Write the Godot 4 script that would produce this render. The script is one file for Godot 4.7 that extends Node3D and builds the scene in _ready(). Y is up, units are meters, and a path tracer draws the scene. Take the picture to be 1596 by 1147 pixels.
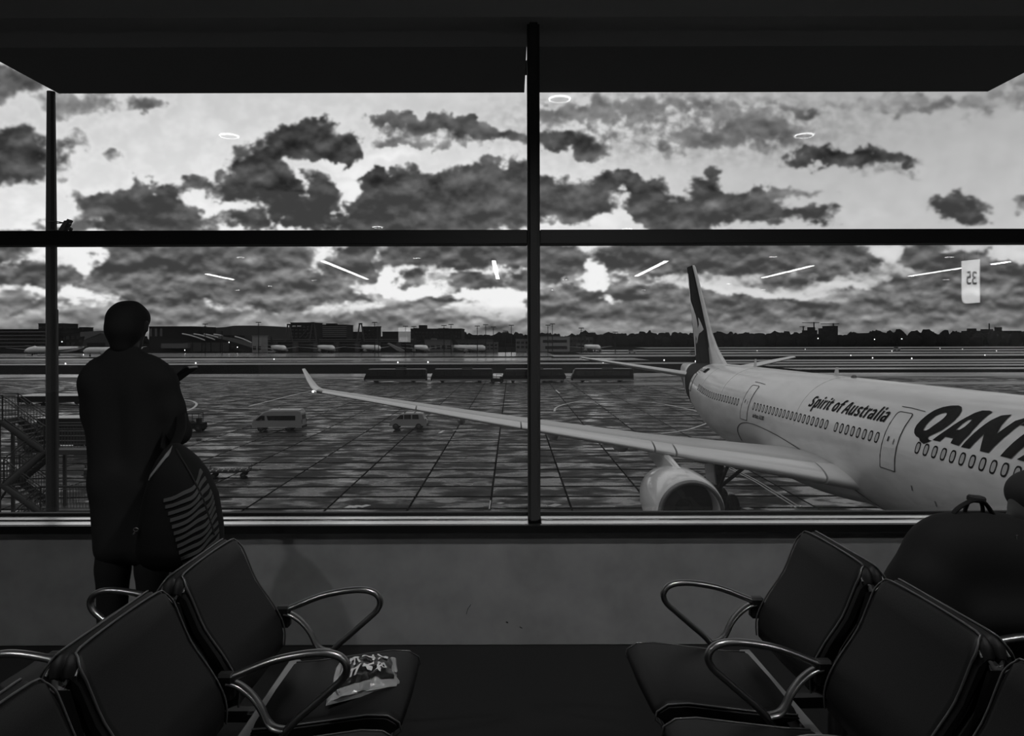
extends Node3D
# Airport departure lounge at dusk: a wide window over a wet apron with a parked wide-body jet, black beam seats in front of it.
# World: camera near the origin looking along -z, lounge floor at y = 0, apron at y = GROUND.

const FOC := 1250.0
const CX := 798.0
const HY := 527.0
const EYE := 1.5
const GROUND := -8.34
const GLASS := 4.1
const WALL := 3.92
const CEIL := 3.3

var M := {}
var taken := {}


func _ready() -> void:
	make_camera()
	make_sky()
	make_materials()
	make_room()
	make_window()
	make_ceiling_lamps()
	make_canopy()
	make_apron()
	make_airfield()
	make_jet()
	make_near_outside()
	make_vehicles()
	make_far_buildings()
	make_far_jets()
	make_masts()
	make_trees()
	make_benches()
	make_people()
	make_bags()
	make_hall_things()


func make_camera() -> void:
	var cam := Camera3D.new()
	cam.name = "camera"
	cam.projection = Camera3D.PROJECTION_FRUSTUM
	cam.near = 0.05
	cam.far = 6000.0
	cam.size = 2.0 * cam.near * 573.5 / FOC
	cam.frustum_offset = Vector2(0.0, cam.near * (HY - 573.5) / FOC)
	cam.position = Vector3(0, EYE, 0)
	cam.rotation.z = -0.0022
	add_child(cam)
	cam.current = true


# ---------------------------------------------------------------- sky

const CLOUDS := [
	# x, y, half width, half height, weight, grey
	[-60, 120, 120, 40, 0.8, 95], [20, 125, 75, 34, 0.75, 100], [25, 240, 85, 58, 1.0, 72], [-60, 250, 90, 60, 0.9, 80], [120, 160, 80, 24, 0.5, 120], [225, 157, 44, 18, 0.55, 105],
	[120, 220, 30, 24, 0.45, 120], [180, 248, 18, 12, 0.4, 120], [130, 312, 44, 16, 0.6, 100],
	[195, 325, 90, 34, 0.95, 78], [245, 330, 70, 40, 0.95, 72], [214, 293, 20, 18, 0.7, 85], [300, 352, 70, 16, 0.7, 95], [110, 352, 60, 14, 0.6, 100],
	[480, 222, 100, 36, 1.3, 68], [530, 232, 44, 30, 0.7, 70], [398, 262, 56, 44, 1.0, 68], [428, 300, 60, 46, 1.0, 66], [452, 334, 56, 30, 0.9, 66], [352, 292, 44, 22, 0.75, 76], [300, 290, 26, 20, 0.7, 82], [322, 332, 34, 13, 0.65, 80],
	[378, 342, 42, 18, 0.75, 76], [496, 304, 36, 40, 1.0, 70], [490, 340, 50, 24, 0.8, 72],
	[640, 186, 78, 15, 0.75, 92], [700, 200, 70, 18, 0.8, 84], [755, 207, 70, 20, 0.75, 88], [800, 218, 56, 18, 0.65, 96], [625, 214, 50, 20, 0.5, 108], [600, 190, 30, 12, 0.5, 100], [690, 225, 70, 12, 0.45, 112],
	[630, 304, 110, 44, 1.2, 78], [760, 296, 120, 50, 1.2, 88], [855, 312, 90, 50, 1.0, 92], [580, 340, 70, 30, 1.0, 74], [575, 280, 40, 16, 0.7, 72], [920, 325, 60, 38, 0.85, 82], [700, 340, 170, 30, 0.9, 88], [770, 262, 60, 22, 0.6, 90],
	[878, 224, 74, 22, 0.85, 76], [915, 242, 50, 14, 0.6, 86], [965, 288, 62, 22, 0.95, 70], [1012, 312, 36, 44, 0.95, 68], [1100, 288, 44, 24, 0.9, 68], [1135, 322, 112, 34, 1.05, 78], [1060, 345, 74, 22, 0.9, 84],
	[1200, 340, 60, 22, 0.6, 92], [1270, 337, 50, 20, 0.9, 66], [1225, 300, 80, 10, 0.5, 110], [1492, 326, 56, 20, 0.95, 66], [1520, 338, 26, 14, 0.5, 70], [1335, 248, 112, 20, 0.95, 70], [1270, 252, 60, 14, 0.6, 84], [1370, 272, 70, 9, 0.35, 120],
	[1000, 165, 150, 24, 0.5, 118], [1180, 212, 110, 34, 0.62, 104], [1080, 222, 90, 22, 0.5, 112], [1255, 172, 46, 16, 0.65, 100], [1420, 165, 150, 22, 0.45, 122], [940, 190, 90, 30, 0.4, 120], [1150, 170, 110, 24, 0.4, 118], [1500, 175, 80, 18, 0.35, 124],
	[1600, 140, 120, 40, 0.4, 120], [870, 175, 50, 20, 0.4, 112], [1590, 318, 20, 14, 0.5, 100],
	[250, 374, 150, 18, 0.6, 96], [660, 372, 170, 20, 0.75, 88], [1060, 374, 130, 16, 0.6, 84], [1240, 378, 90, 14, 0.6, 82], [1450, 384, 60, 14, 0.6, 82], [20, 372, 90, 14, 0.6, 96], [450, 378, 60, 12, 0.5, 96], [10, 392, 50, 16, 0.8, 84], [55, 428, 84, 24, 1.05, 70], [-60, 425, 80, 26, 1.0, 78], [45, 470, 80, 16, 0.6, 100], [195, 418, 92, 44, 1.15, 78], [285, 436, 120, 46, 1.25, 74], [365, 425, 90, 46, 1.05, 84],
	[440, 402, 76, 30, 0.9, 100], [480, 446, 60, 26, 0.95, 84], [420, 466, 90, 18, 0.8, 90], [300, 392, 120, 20, 0.7, 92], [560, 408, 52, 34, 1.0, 78], [530, 466, 50, 12, 0.6, 96],
	[690, 396, 112, 30, 1.15, 72], [780, 400, 70, 24, 0.9, 78], [630, 436, 30, 12, 0.6, 84], [684, 464, 46, 14, 0.9, 78], [742, 440, 46, 18, 0.95, 72], [810, 440, 24, 20, 0.6, 86], [655, 478, 60, 10, 0.5, 100],
	[862, 408, 50, 36, 1.05, 78], [880, 474, 76, 34, 1.05, 74], [990, 398, 96, 34, 1.15, 72], [985, 452, 84, 20, 0.95, 80], [930, 492, 100, 16, 0.7, 88], [1130, 402, 116, 30, 1.15, 74], [1060, 484, 130, 30, 1.15, 76],
	[1200, 484, 120, 24, 0.95, 84], [1260, 402, 112, 34, 1.15, 72], [1220, 440, 70, 12, 0.75, 78], [1330, 462, 60, 14, 0.5, 96], [1430, 405, 54, 26, 1.0, 78], [1500, 418, 90, 26, 1.0, 78], [1440, 470, 140, 40, 1.2, 82],
	[1560, 470, 120, 44, 1.2, 84], [1330, 492, 120, 18, 0.8, 92], [1590, 425, 60, 20, 0.7, 90], [1700, 430, 120, 50, 1.0, 84], [1700, 330, 80, 30, 0.6, 90],
	[600, 500, 200, 16, 0.55, 108], [250, 490, 200, 18, 0.5, 108], [60, 500, 140, 16, 0.5, 112], [800, 505, 160, 12, 0.5, 106],
]
const GAPS := [
	# bright breaks between the clouds: x, y, half width, half height, amount
	[140, 400, 34, 44, 0.9], [125, 450, 30, 14, 0.5], [60, 455, 40, 10, 0.5], [590, 396, 16, 14, 0.7], [600, 438, 20, 26, 0.8], [650, 455, 60, 12, 0.9], [720, 462, 40, 10, 0.6], [775, 465, 50, 20, 1.0], [810, 470, 24, 30, 0.7],
	[922, 432, 30, 34, 1.1], [948, 470, 26, 14, 0.7], [1150, 455, 70, 9, 0.8], [1230, 460, 70, 8, 0.8], [1310, 445, 60, 9, 0.8], [1375, 392, 26, 20, 1.0], [1570, 396, 40, 16, 0.9], [1240, 428, 20, 10, 0.5], [710, 386, 24, 8, 0.5],
	[545, 292, 30, 26, 1.0], [560, 258, 60, 13, 0.8], [470, 296, 10, 26, 0.7], [600, 236, 60, 16, 0.7], [330, 318, 60, 14, 0.5], [440, 352, 14, 14, 0.5], [350, 350, 16, 8, 0.5], [1330, 340, 60, 12, 0.3], [960, 345, 40, 14, 0.6], [930, 262, 60, 14, 0.4], [620, 245, 70, 12, 0.5],
]


func make_sky() -> void:
	var gx0 := -160.0
	var gy0 := 40.0
	var cell := 4.0
	var gw := 500
	var gh := 124
	var dens := PackedFloat32Array()
	var tone := PackedFloat32Array()
	var gap := PackedFloat32Array()
	dens.resize(gw * gh)
	tone.resize(gw * gh)
	gap.resize(gw * gh)
	for pass_ in 2:
		for b: Array in (CLOUDS if pass_ == 0 else GAPS):
			var i0 := maxi(0, int((b[0] - b[2] - gx0) / cell))
			var i1 := mini(gw - 1, int((b[0] + b[2] - gx0) / cell) + 1)
			var j0 := maxi(0, int((b[1] - b[3] - gy0) / cell))
			var j1 := mini(gh - 1, int((b[1] + b[3] - gy0) / cell) + 1)
			for j in range(j0, j1 + 1):
				for i in range(i0, i1 + 1):
					var u: float = (gx0 + i * cell - b[0]) / b[2]
					var v: float = (gy0 + j * cell - b[1]) / b[3]
					var r := u * u + v * v
					if r < 1.0:
						var w: float = (1.0 - r) * b[4]
						if pass_ == 0:
							dens[j * gw + i] += w
							tone[j * gw + i] += w * b[5]
						else:
							gap[j * gw + i] += w
	var big := FastNoiseLite.new()
	big.seed = 5
	big.noise_type = FastNoiseLite.TYPE_SIMPLEX_SMOOTH
	big.frequency = 0.012
	big.fractal_octaves = 5
	big.fractal_gain = 0.55
	var fine := FastNoiseLite.new()
	fine.seed = 17
	fine.noise_type = FastNoiseLite.TYPE_SIMPLEX_SMOOTH
	fine.frequency = 0.03
	fine.fractal_octaves = 4
	fine.fractal_gain = 0.6
	var wide := FastNoiseLite.new()
	wide.seed = 3
	wide.noise_type = FastNoiseLite.TYPE_SIMPLEX_SMOOTH
	wide.frequency = 0.0052
	wide.fractal_octaves = 5
	wide.fractal_gain = 0.55
	var W := 4096
	var H := 2048
	# the whole dome, at half the size: broken cloud all round
	var cw := W / 2
	var ch := H / 4
	var coarse := PackedByteArray()
	coarse.resize(cw * ch)
	for j in ch:
		var el := PI * 0.5 * (1.0 - (j + 0.5) / ch)
		for i in cw:
			var az := TAU * ((i + 0.5) / cw - 0.5)
			var dir := Vector3(sin(az) * cos(el), sin(el), -cos(az) * cos(el))
			var q := dir / (dir.y + 0.25) * 420.0
			var f := wide.get_noise_2d(q.x, q.z) * 1.5 + 0.32 - 0.5 * clampf((rad_to_deg(el) - 19.0) / 22.0, 0.0, 1.0)  # cloud thinned overhead, out of view, to brighten the jet
			var c := clampf((f + 0.28) / 0.5, 0.0, 1.0)
			c = c * c * (3.0 - 2.0 * c)
			var shade := 74.0 + 30.0 * wide.get_noise_2d(q.x * 2.0 + 900.0, q.z * 2.0)
			coarse[j * cw + i] = int(clampf(lerpf(218.0, shade, c), 0.0, 255.0))
	var small := Image.create_from_data(cw, ch, false, Image.FORMAT_L8, coarse)
	small.resize(W, H / 2, Image.INTERPOLATE_CUBIC)
	var top := small.get_data()
	# the part before the window, finer
	for j in range(int(H * 0.5 * (1.0 - 27.0 / 90.0)), H / 2):
		var el := PI * (0.5 - (j + 0.5) / H)
		for i in range(int(W * (0.5 - 40.0 / 360.0)), int(W * (0.5 + 40.0 / 360.0))):
			var az := TAU * ((i + 0.5) / W - 0.5)
			var px := CX + FOC * tan(az)
			var py := HY - FOC * tan(el) / cos(az)
			var stretch := 1.0 + 0.7 * clampf((py - 250.0) / 270.0, 0.0, 1.0)
			var ny := py + 0.0013 * maxf(0.0, py - 250.0) ** 2
			var n0 := big.get_noise_2d(px * 0.7, ny * 0.9 + 700.0)
			var n1 := big.get_noise_2d(px * 0.7 + 800.0, ny * 0.9)
			var m0 := fine.get_noise_2d(px + 300.0, ny)
			var m1 := fine.get_noise_2d(px, ny + 500.0)
			var wx := px + 30.0 * n0 + 13.0 * m0
			var wy := py + (26.0 * n1 + 11.0 * m1) / stretch
			var gx := clampf((wx - gx0) / cell, 0.0, gw - 1.01)
			var gy := clampf((wy - gy0) / cell, 0.0, gh - 1.01)
			var xi := int(gx)
			var yi := int(gy)
			var fx := gx - xi
			var fy := gy - yi
			var k := yi * gw + xi
			var d := lerpf(lerpf(dens[k], dens[k + 1], fx), lerpf(dens[k + gw], dens[k + gw + 1], fx), fy)
			var t := lerpf(lerpf(tone[k], tone[k + 1], fx), lerpf(tone[k + gw], tone[k + gw + 1], fx), fy)
			var g := lerpf(lerpf(gap[k], gap[k + 1], fx), lerpf(gap[k + gw], gap[k + gw + 1], fx), fy)
			var n := big.get_noise_2d(px * 1.3, ny * 1.5)
			var m := fine.get_noise_2d(px * 1.3, ny * 1.7)
			# light from above and behind: the change of the cloud's depth upwards shades its heaps
			var heap := big.get_noise_2d(px * 0.9 + 2000.0, ny * 1.3) - big.get_noise_2d(px * 0.9 + 2000.0, ny * 1.3 - 16.0)
			var puff := 1.0 - 2.2 * absf(big.get_noise_2d(px * 0.7 + 4000.0, ny * 1.1))
			var low := clampf((py - 360.0) / 70.0, 0.0, 1.0)
			var clear := lerpf(lerpf(212.0, 182.0, clampf((px - 800.0) / 500.0, 0.0, 1.0)), 240.0, clampf((py - 170.0) / 180.0, 0.0, 1.0) * clampf((1300.0 - px) / 500.0, 0.3, 1.0))
			var near := clampf((d + 0.10 + 0.3 * low) / 0.45, 0.12, 1.0)
			var f := d - 0.14 + (0.40 * n + 0.34 * m) * near - 0.95 * g * (1.0 + 1.3 * n + 1.0 * m) + 0.26 * low
			var c := clampf((f + 0.13) / 0.62, 0.0, 1.0)
			c = c * c * (3.0 - 2.0 * c)
			var rim := clampf(1.0 - absf(f - 0.04) / 0.2, 0.0, 1.0)
			var dark := (t / d) if d > 0.02 else 104.0
			dark = lerpf(108.0, dark, clampf(d * 2.5, 0.0, 1.0))
			dark += 12.0 * m + 26.0 * n + 26.0 * clampf(0.62 - f, 0.0, 0.5)
			dark += (95.0 * heap + 30.0 * puff * low) * lerpf(0.55, 1.0, low) - 3.0 + 5.0 * low
			var value := lerpf(clear + 8.0 * n + 24.0 * rim * clampf((1250.0 - px) / 400.0, 0.1, 1.0), dark, c)
			value += 22.0 * clampf(g, 0.0, 1.0) * (1.0 - c)
			# a thin mottled veil high on the right
			var veil := exp(-pow((px - 1040.0) / 250.0, 2.0) - pow((py - 192.0) / 52.0, 2.0)) * (1.0 - c)
			value -= veil * clampf(44.0 + 95.0 * m + 60.0 * n, -10.0, 110.0)
			# near the horizon the clouds stack into a paler layer
			var haze := clampf((py - 474.0) / 36.0, 0.0, 1.0)
			value = lerpf(value, 110.0 + 40.0 * m + 26.0 * n + 80.0 * heap, haze * 0.75)
			var edge := clampf((40.0 - absf(rad_to_deg(az))) / 5.0, 0.0, 1.0) * clampf((27.0 - rad_to_deg(el)) / 5.0, 0.0, 1.0)
			var at_ := j * W + i
			top[at_] = int(clampf(lerpf(float(top[at_]), value * 1.03, edge), 0.0, 255.0))
	var low_half := PackedByteArray()
	low_half.resize(W * H / 2)
	low_half.fill(70)
	top.append_array(low_half)
	# Godot's panorama has the view along -z at its left edge: turn the rows by half
	var whole := PackedByteArray()
	for j in H:
		whole.append_array(top.slice(j * W + W / 2, (j + 1) * W))
		whole.append_array(top.slice(j * W, j * W + W / 2))
	top = whole
	var pano := PanoramaSkyMaterial.new()
	pano.panorama = ImageTexture.create_from_image(Image.create_from_data(W, H, false, Image.FORMAT_L8, top))
	pano.energy_multiplier = 1.0
	var sky := Sky.new()
	sky.sky_material = pano
	var env := Environment.new()
	env.background_mode = Environment.BG_SKY
	env.sky = sky
	env.tonemap_mode = Environment.TONE_MAPPER_LINEAR
	env.tonemap_exposure = 1.0
	env.sdfgi_enabled = true
	env.ssao_enabled = true
	env.ssil_enabled = true
	var we := WorldEnvironment.new()
	we.name = "environment"
	we.environment = env
	add_child(we)

# ---------------------------------------------------------------- tools

class Geo:
	var st := SurfaceTool.new()
	var pos := PackedVector3Array()
	var grp := PackedInt32Array()
	var gid := 0
	var tinted := false
	var tint := Color.WHITE

	func _init() -> void:
		st.begin(Mesh.PRIMITIVE_TRIANGLES)

	func tri(a: Vector3, b: Vector3, c: Vector3, smooth := false) -> void:
		pos.append(a)
		pos.append(b)
		pos.append(c)
		grp.append(1 if smooth else 0)

	func quad(a: Vector3, b: Vector3, c: Vector3, d: Vector3, smooth := false) -> void:
		tri(a, b, c, smooth)
		tri(a, c, d, smooth)

	func done(orient := true, up := Vector3.ZERO) -> Geo:
		# closed shapes are turned outside out; open ones face «up» where that is given
		var n := pos.size()
		if n == 0:
			return self
		var vol := 0.0
		var o := pos[0]
		for i in range(0, n, 3):
			if up != Vector3.ZERO:
				vol += (pos[i + 1] - pos[i]).cross(pos[i + 2] - pos[i]).dot(up)
			elif orient:
				vol += (pos[i] - o).dot((pos[i + 1] - o).cross(pos[i + 2] - o))
		var flip := vol > 0.0
		gid += 1
		for i in range(0, n, 3):
			st.set_smooth_group(gid if grp[i / 3] else -1)
			if tinted:
				st.set_color(tint)
			st.add_vertex(pos[i])
			st.add_vertex(pos[i + 2] if flip else pos[i + 1])
			st.add_vertex(pos[i + 1] if flip else pos[i + 2])
		pos.clear()
		grp.clear()
		return self

	func box(c: Vector3, size: Vector3, bevel := 0.0, basis := Basis()) -> Geo:
		var h := size * 0.5
		var b := minf(bevel, minf(h.x, minf(h.y, h.z)) * 0.9)
		var face := func(pts: Array) -> void:
			var q: Array = pts.map(func(p: Vector3) -> Vector3: return c + basis * p)
			for i in range(1, q.size() - 1):
				tri(q[0], q[i], q[i + 1])
		for ax in 3:
			for s: float in [-1.0, 1.0]:
				var u := (ax + 1) % 3
				var v := (ax + 2) % 3
				var pts := []
				for k: Vector2 in [Vector2(-1, -1), Vector2(1, -1), Vector2(1, 1), Vector2(-1, 1)]:
					var p := Vector3()
					p[ax] = s * h[ax]
					p[u] = k.x * (h[u] - b)
					p[v] = k.y * (h[v] - b)
					pts.append(p)
				if s < 0:
					pts.reverse()
				face.call(pts)
		if b > 0.0:
			for ax in 3:
				var u := (ax + 1) % 3
				var v := (ax + 2) % 3
				for su: float in [-1.0, 1.0]:
					for sv: float in [-1.0, 1.0]:
						var pts := []
						for k: Vector2 in [Vector2(-1, 0), Vector2(1, 0), Vector2(1, 1), Vector2(-1, 1)]:
							var p := Vector3()
							p[ax] = k.x * (h[ax] - b)
							p[u] = su * (h[u] - (b if k.y > 0.5 else 0.0))
							p[v] = sv * (h[v] - (0.0 if k.y > 0.5 else b))
							pts.append(p)
						if su * sv > 0:
							pts.reverse()
						face.call(pts)
			for sx: float in [-1.0, 1.0]:
				for sy: float in [-1.0, 1.0]:
					for sz: float in [-1.0, 1.0]:
						var pts := [Vector3(sx * h.x, sy * (h.y - b), sz * (h.z - b)), Vector3(sx * (h.x - b), sy * h.y, sz * (h.z - b)), Vector3(sx * (h.x - b), sy * (h.y - b), sz * h.z)]
						if sx * sy * sz < 0:
							pts.reverse()
						face.call(pts)
		return done()

	func loft(rings: Array, cap0 := true, cap1 := true, smooth := true, closed := true) -> Geo:
		var n: int = rings[0].size()
		for r in rings.size() - 1:
			var a: PackedVector3Array = rings[r]
			var b: PackedVector3Array = rings[r + 1]
			for i in (n if closed else n - 1):
				var j := (i + 1) % n
				quad(a[i], a[j], b[j], b[i], smooth)
		for e in 2:
			if (cap0 if e == 0 else cap1):
				var r: PackedVector3Array = rings[0 if e == 0 else rings.size() - 1]
				var mid := Vector3()
				for p in r:
					mid += p
				mid /= n
				for i in n:
					var j := (i + 1) % n
					if e == 0:
						tri(mid, r[j], r[i])
					else:
						tri(mid, r[i], r[j])
		return done(closed)

	func tube(path: Array, radius: Variant, sides := 8, squash := Vector2.ONE, up := Vector3.UP) -> Geo:
		var rings := []
		var n := path.size()
		var side := Vector3()
		for i in n:
			var t: Vector3 = ((path[mini(i + 1, n - 1)] as Vector3) - (path[maxi(i - 1, 0)] as Vector3)).normalized()
			if i == 0:
				side = t.cross(up if absf(t.dot(up)) < 0.95 else Vector3.RIGHT).normalized()
			else:
				side = (side - t * side.dot(t)).normalized()
			var over := side.cross(t)
			var r: float = radius if radius is float else radius[i]
			var ring := PackedVector3Array()
			for k in sides:
				var a := TAU * k / sides
				ring.append((path[i] as Vector3) + (side * cos(a) * squash.x + over * sin(a) * squash.y) * r)
			rings.append(ring)
		return loft(rings)

	func lathe(profile: Array, sides: int, xf := Transform3D()) -> Geo:
		# profile of (radius, height) round the y axis; ends on the axis or is capped
		var rings := []
		for p: Vector2 in profile:
			var ring := PackedVector3Array()
			for k in sides:
				var a := TAU * k / sides
				ring.append(xf * Vector3(cos(a) * maxf(p.x, 0.0001), p.y, sin(a) * maxf(p.x, 0.0001)))
			rings.append(ring)
		var open: bool = (profile[0] as Vector2).is_equal_approx(profile[profile.size() - 1])
		return loft(rings, not open, not open)

	func extrude(poly: PackedVector2Array, z0: float, z1: float, xf := Transform3D()) -> Geo:
		var idx := Geometry2D.triangulate_polygon(poly)
		var p := func(v: Vector2, z: float) -> Vector3: return xf * Vector3(v.x, v.y, z)
		var ccw := not Geometry2D.is_polygon_clockwise(poly)
		for i in range(0, idx.size(), 3):
			var a := poly[idx[i]]
			var b := poly[idx[i + 1]]
			var c := poly[idx[i + 2]]
			if (b - a).cross(c - a) < 0:
				var s := b
				b = c
				c = s
			tri(p.call(a, z1), p.call(b, z1), p.call(c, z1))
			tri(p.call(a, z0), p.call(c, z0), p.call(b, z0))
		for i in poly.size():
			var a := poly[i]
			var b := poly[(i + 1) % poly.size()]
			if not ccw:
				var s := a
				a = b
				b = s
			quad(p.call(a, z0), p.call(b, z0), p.call(b, z1), p.call(a, z1))
		return done()

	func ball(c: Vector3, r: Vector3, nu := 12, nv := 8, wobble: FastNoiseLite = null, amount := 0.0) -> Geo:
		var rings := []
		for j in range(0, nv + 1):
			var el := PI * (float(j) / nv - 0.5)
			var ring := PackedVector3Array()
			for i in nu:
				var az := TAU * i / nu
				var d := Vector3(cos(el) * cos(az), sin(el), cos(el) * sin(az))
				if j == 0 or j == nv:
					d = Vector3(cos(az) * 0.001, signf(el), sin(az) * 0.001)
				var k := 1.0
				if wobble:
					k += amount * wobble.get_noise_3dv(c + d * r)
				ring.append(c + d * r * k)
			rings.append(ring)
		return loft(rings)

	func wrap(poly: PackedVector2Array, edge: float, to: Callable, out := Vector3.ZERO) -> Geo:
		# a flat outline laid on a curved surface: «to» maps a point of the plane to space
		var idx := Geometry2D.triangulate_polygon(poly)
		var todo := []
		for i in range(0, idx.size(), 3):
			todo.append([poly[idx[i]], poly[idx[i + 1]], poly[idx[i + 2]]])
		return wrap_tris(todo, edge, to, out)

	func wrap_tris(todo: Array, edge: float, to: Callable, out := Vector3.ZERO) -> Geo:
		while todo.size():
			var t: Array = todo.pop_back()
			var a: Vector2 = t[0]
			var b: Vector2 = t[1]
			var c: Vector2 = t[2]
			var l := [a.distance_to(b), b.distance_to(c), c.distance_to(a)]
			var most: float = l.max()
			if most > edge:
				if l[0] == most:
					var m := (a + b) * 0.5
					todo.append([a, m, c])
					todo.append([m, b, c])
				elif l[1] == most:
					var m := (b + c) * 0.5
					todo.append([a, b, m])
					todo.append([a, m, c])
				else:
					var m := (c + a) * 0.5
					todo.append([a, b, m])
					todo.append([m, b, c])
				continue
			if (b - a).cross(c - a) < 0:
				tri(to.call(a), to.call(c), to.call(b))
			else:
				tri(to.call(a), to.call(b), to.call(c))
		return done(false, out)

	func mesh() -> ArrayMesh:
		st.generate_normals()
		return st.commit()


func at(px: float, py: float, d: float) -> Vector3:
	return Vector3((px - CX) / FOC * d, EYE - (py - HY) / FOC * d, -d)


func ground_depth(py: float) -> float:
	return (EYE - GROUND) * FOC / (py - HY)


func on_ground(px: float, py: float) -> Vector3:
	var d := ground_depth(py)
	return Vector3((px - CX) / FOC * d, GROUND, -d)


func numbered(called: String) -> String:
	var n: int = taken.get(called, 0)
	taken[called] = n + 1
	return called if n == 0 else "%s_%03d" % [called, n]


func thing(called: String, label: String, category: String, where := Vector3.ZERO, turn := 0.0, group := "") -> Node3D:
	var o := Node3D.new()
	o.name = numbered(called)
	add_child(o)
	o.position = where
	o.rotation.y = turn
	o.set_meta("label", label)
	o.set_meta("category", category)
	if group:
		o.set_meta("group", group)
	return o


func copy_of(o: Node3D, called: String, label: String, where: Vector3, turn := 0.0) -> Node3D:
	var c: Node3D = o.duplicate()
	c.name = numbered(called)
	add_child(c)
	c.position = where
	c.rotation.y = turn
	c.set_meta("label", label)
	return c


func setting(called: String) -> Node3D:
	var o := Node3D.new()
	o.name = called
	add_child(o)
	o.set_meta("kind", "structure")
	return o


func part(parent: Node, called: String, shape: Variant, material: Material, where := Transform3D()) -> MeshInstance3D:
	var o := MeshInstance3D.new()
	o.name = called
	o.mesh = shape.mesh() if shape is Geo else shape
	o.material_override = material
	o.transform = where
	parent.add_child(o, true)
	return o


func solid(called: String, g: Geo, material: Material) -> MeshInstance3D:
	var o := part(self, called, g, material)
	o.set_meta("kind", "structure")
	return o


func grey(v: float) -> Color:
	return Color(v, v, v).linear_to_srgb()


func paint(v: float, rough := 0.6, metal := 0.0, spec := 0.5) -> StandardMaterial3D:
	var m := StandardMaterial3D.new()
	m.albedo_color = grey(v)
	m.roughness = rough
	m.metallic = metal
	m.metallic_specular = spec
	return m


func noise_texture(seed_: int, freq: float, octaves: int, ramp: Array, size := 512, normal := false, strength := 4.0) -> NoiseTexture2D:
	var n := FastNoiseLite.new()
	n.seed = seed_
	n.noise_type = FastNoiseLite.TYPE_SIMPLEX_SMOOTH
	n.frequency = freq
	n.fractal_octaves = octaves
	n.fractal_gain = 0.6
	var t := NoiseTexture2D.new()
	t.width = size
	t.height = size
	t.seamless = true
	t.noise = n
	t.as_normal_map = normal
	t.bump_strength = strength
	if ramp:
		var g := Gradient.new()
		var offs := PackedFloat32Array()
		var cols := PackedColorArray()
		for r: Array in ramp:
			offs.append(r[0])
			cols.append(Color(r[1], r[1], r[1]))
		g.offsets = offs
		g.colors = cols
		t.color_ramp = g
	return t


func glow(v: float) -> StandardMaterial3D:
	var m := paint(0.6)
	m.emission_enabled = true
	m.emission = Color.WHITE
	m.emission_energy_multiplier = v
	return m


const SLAB_TONES := [0.030, 0.040, 0.022, 0.035, 0.026]


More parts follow.
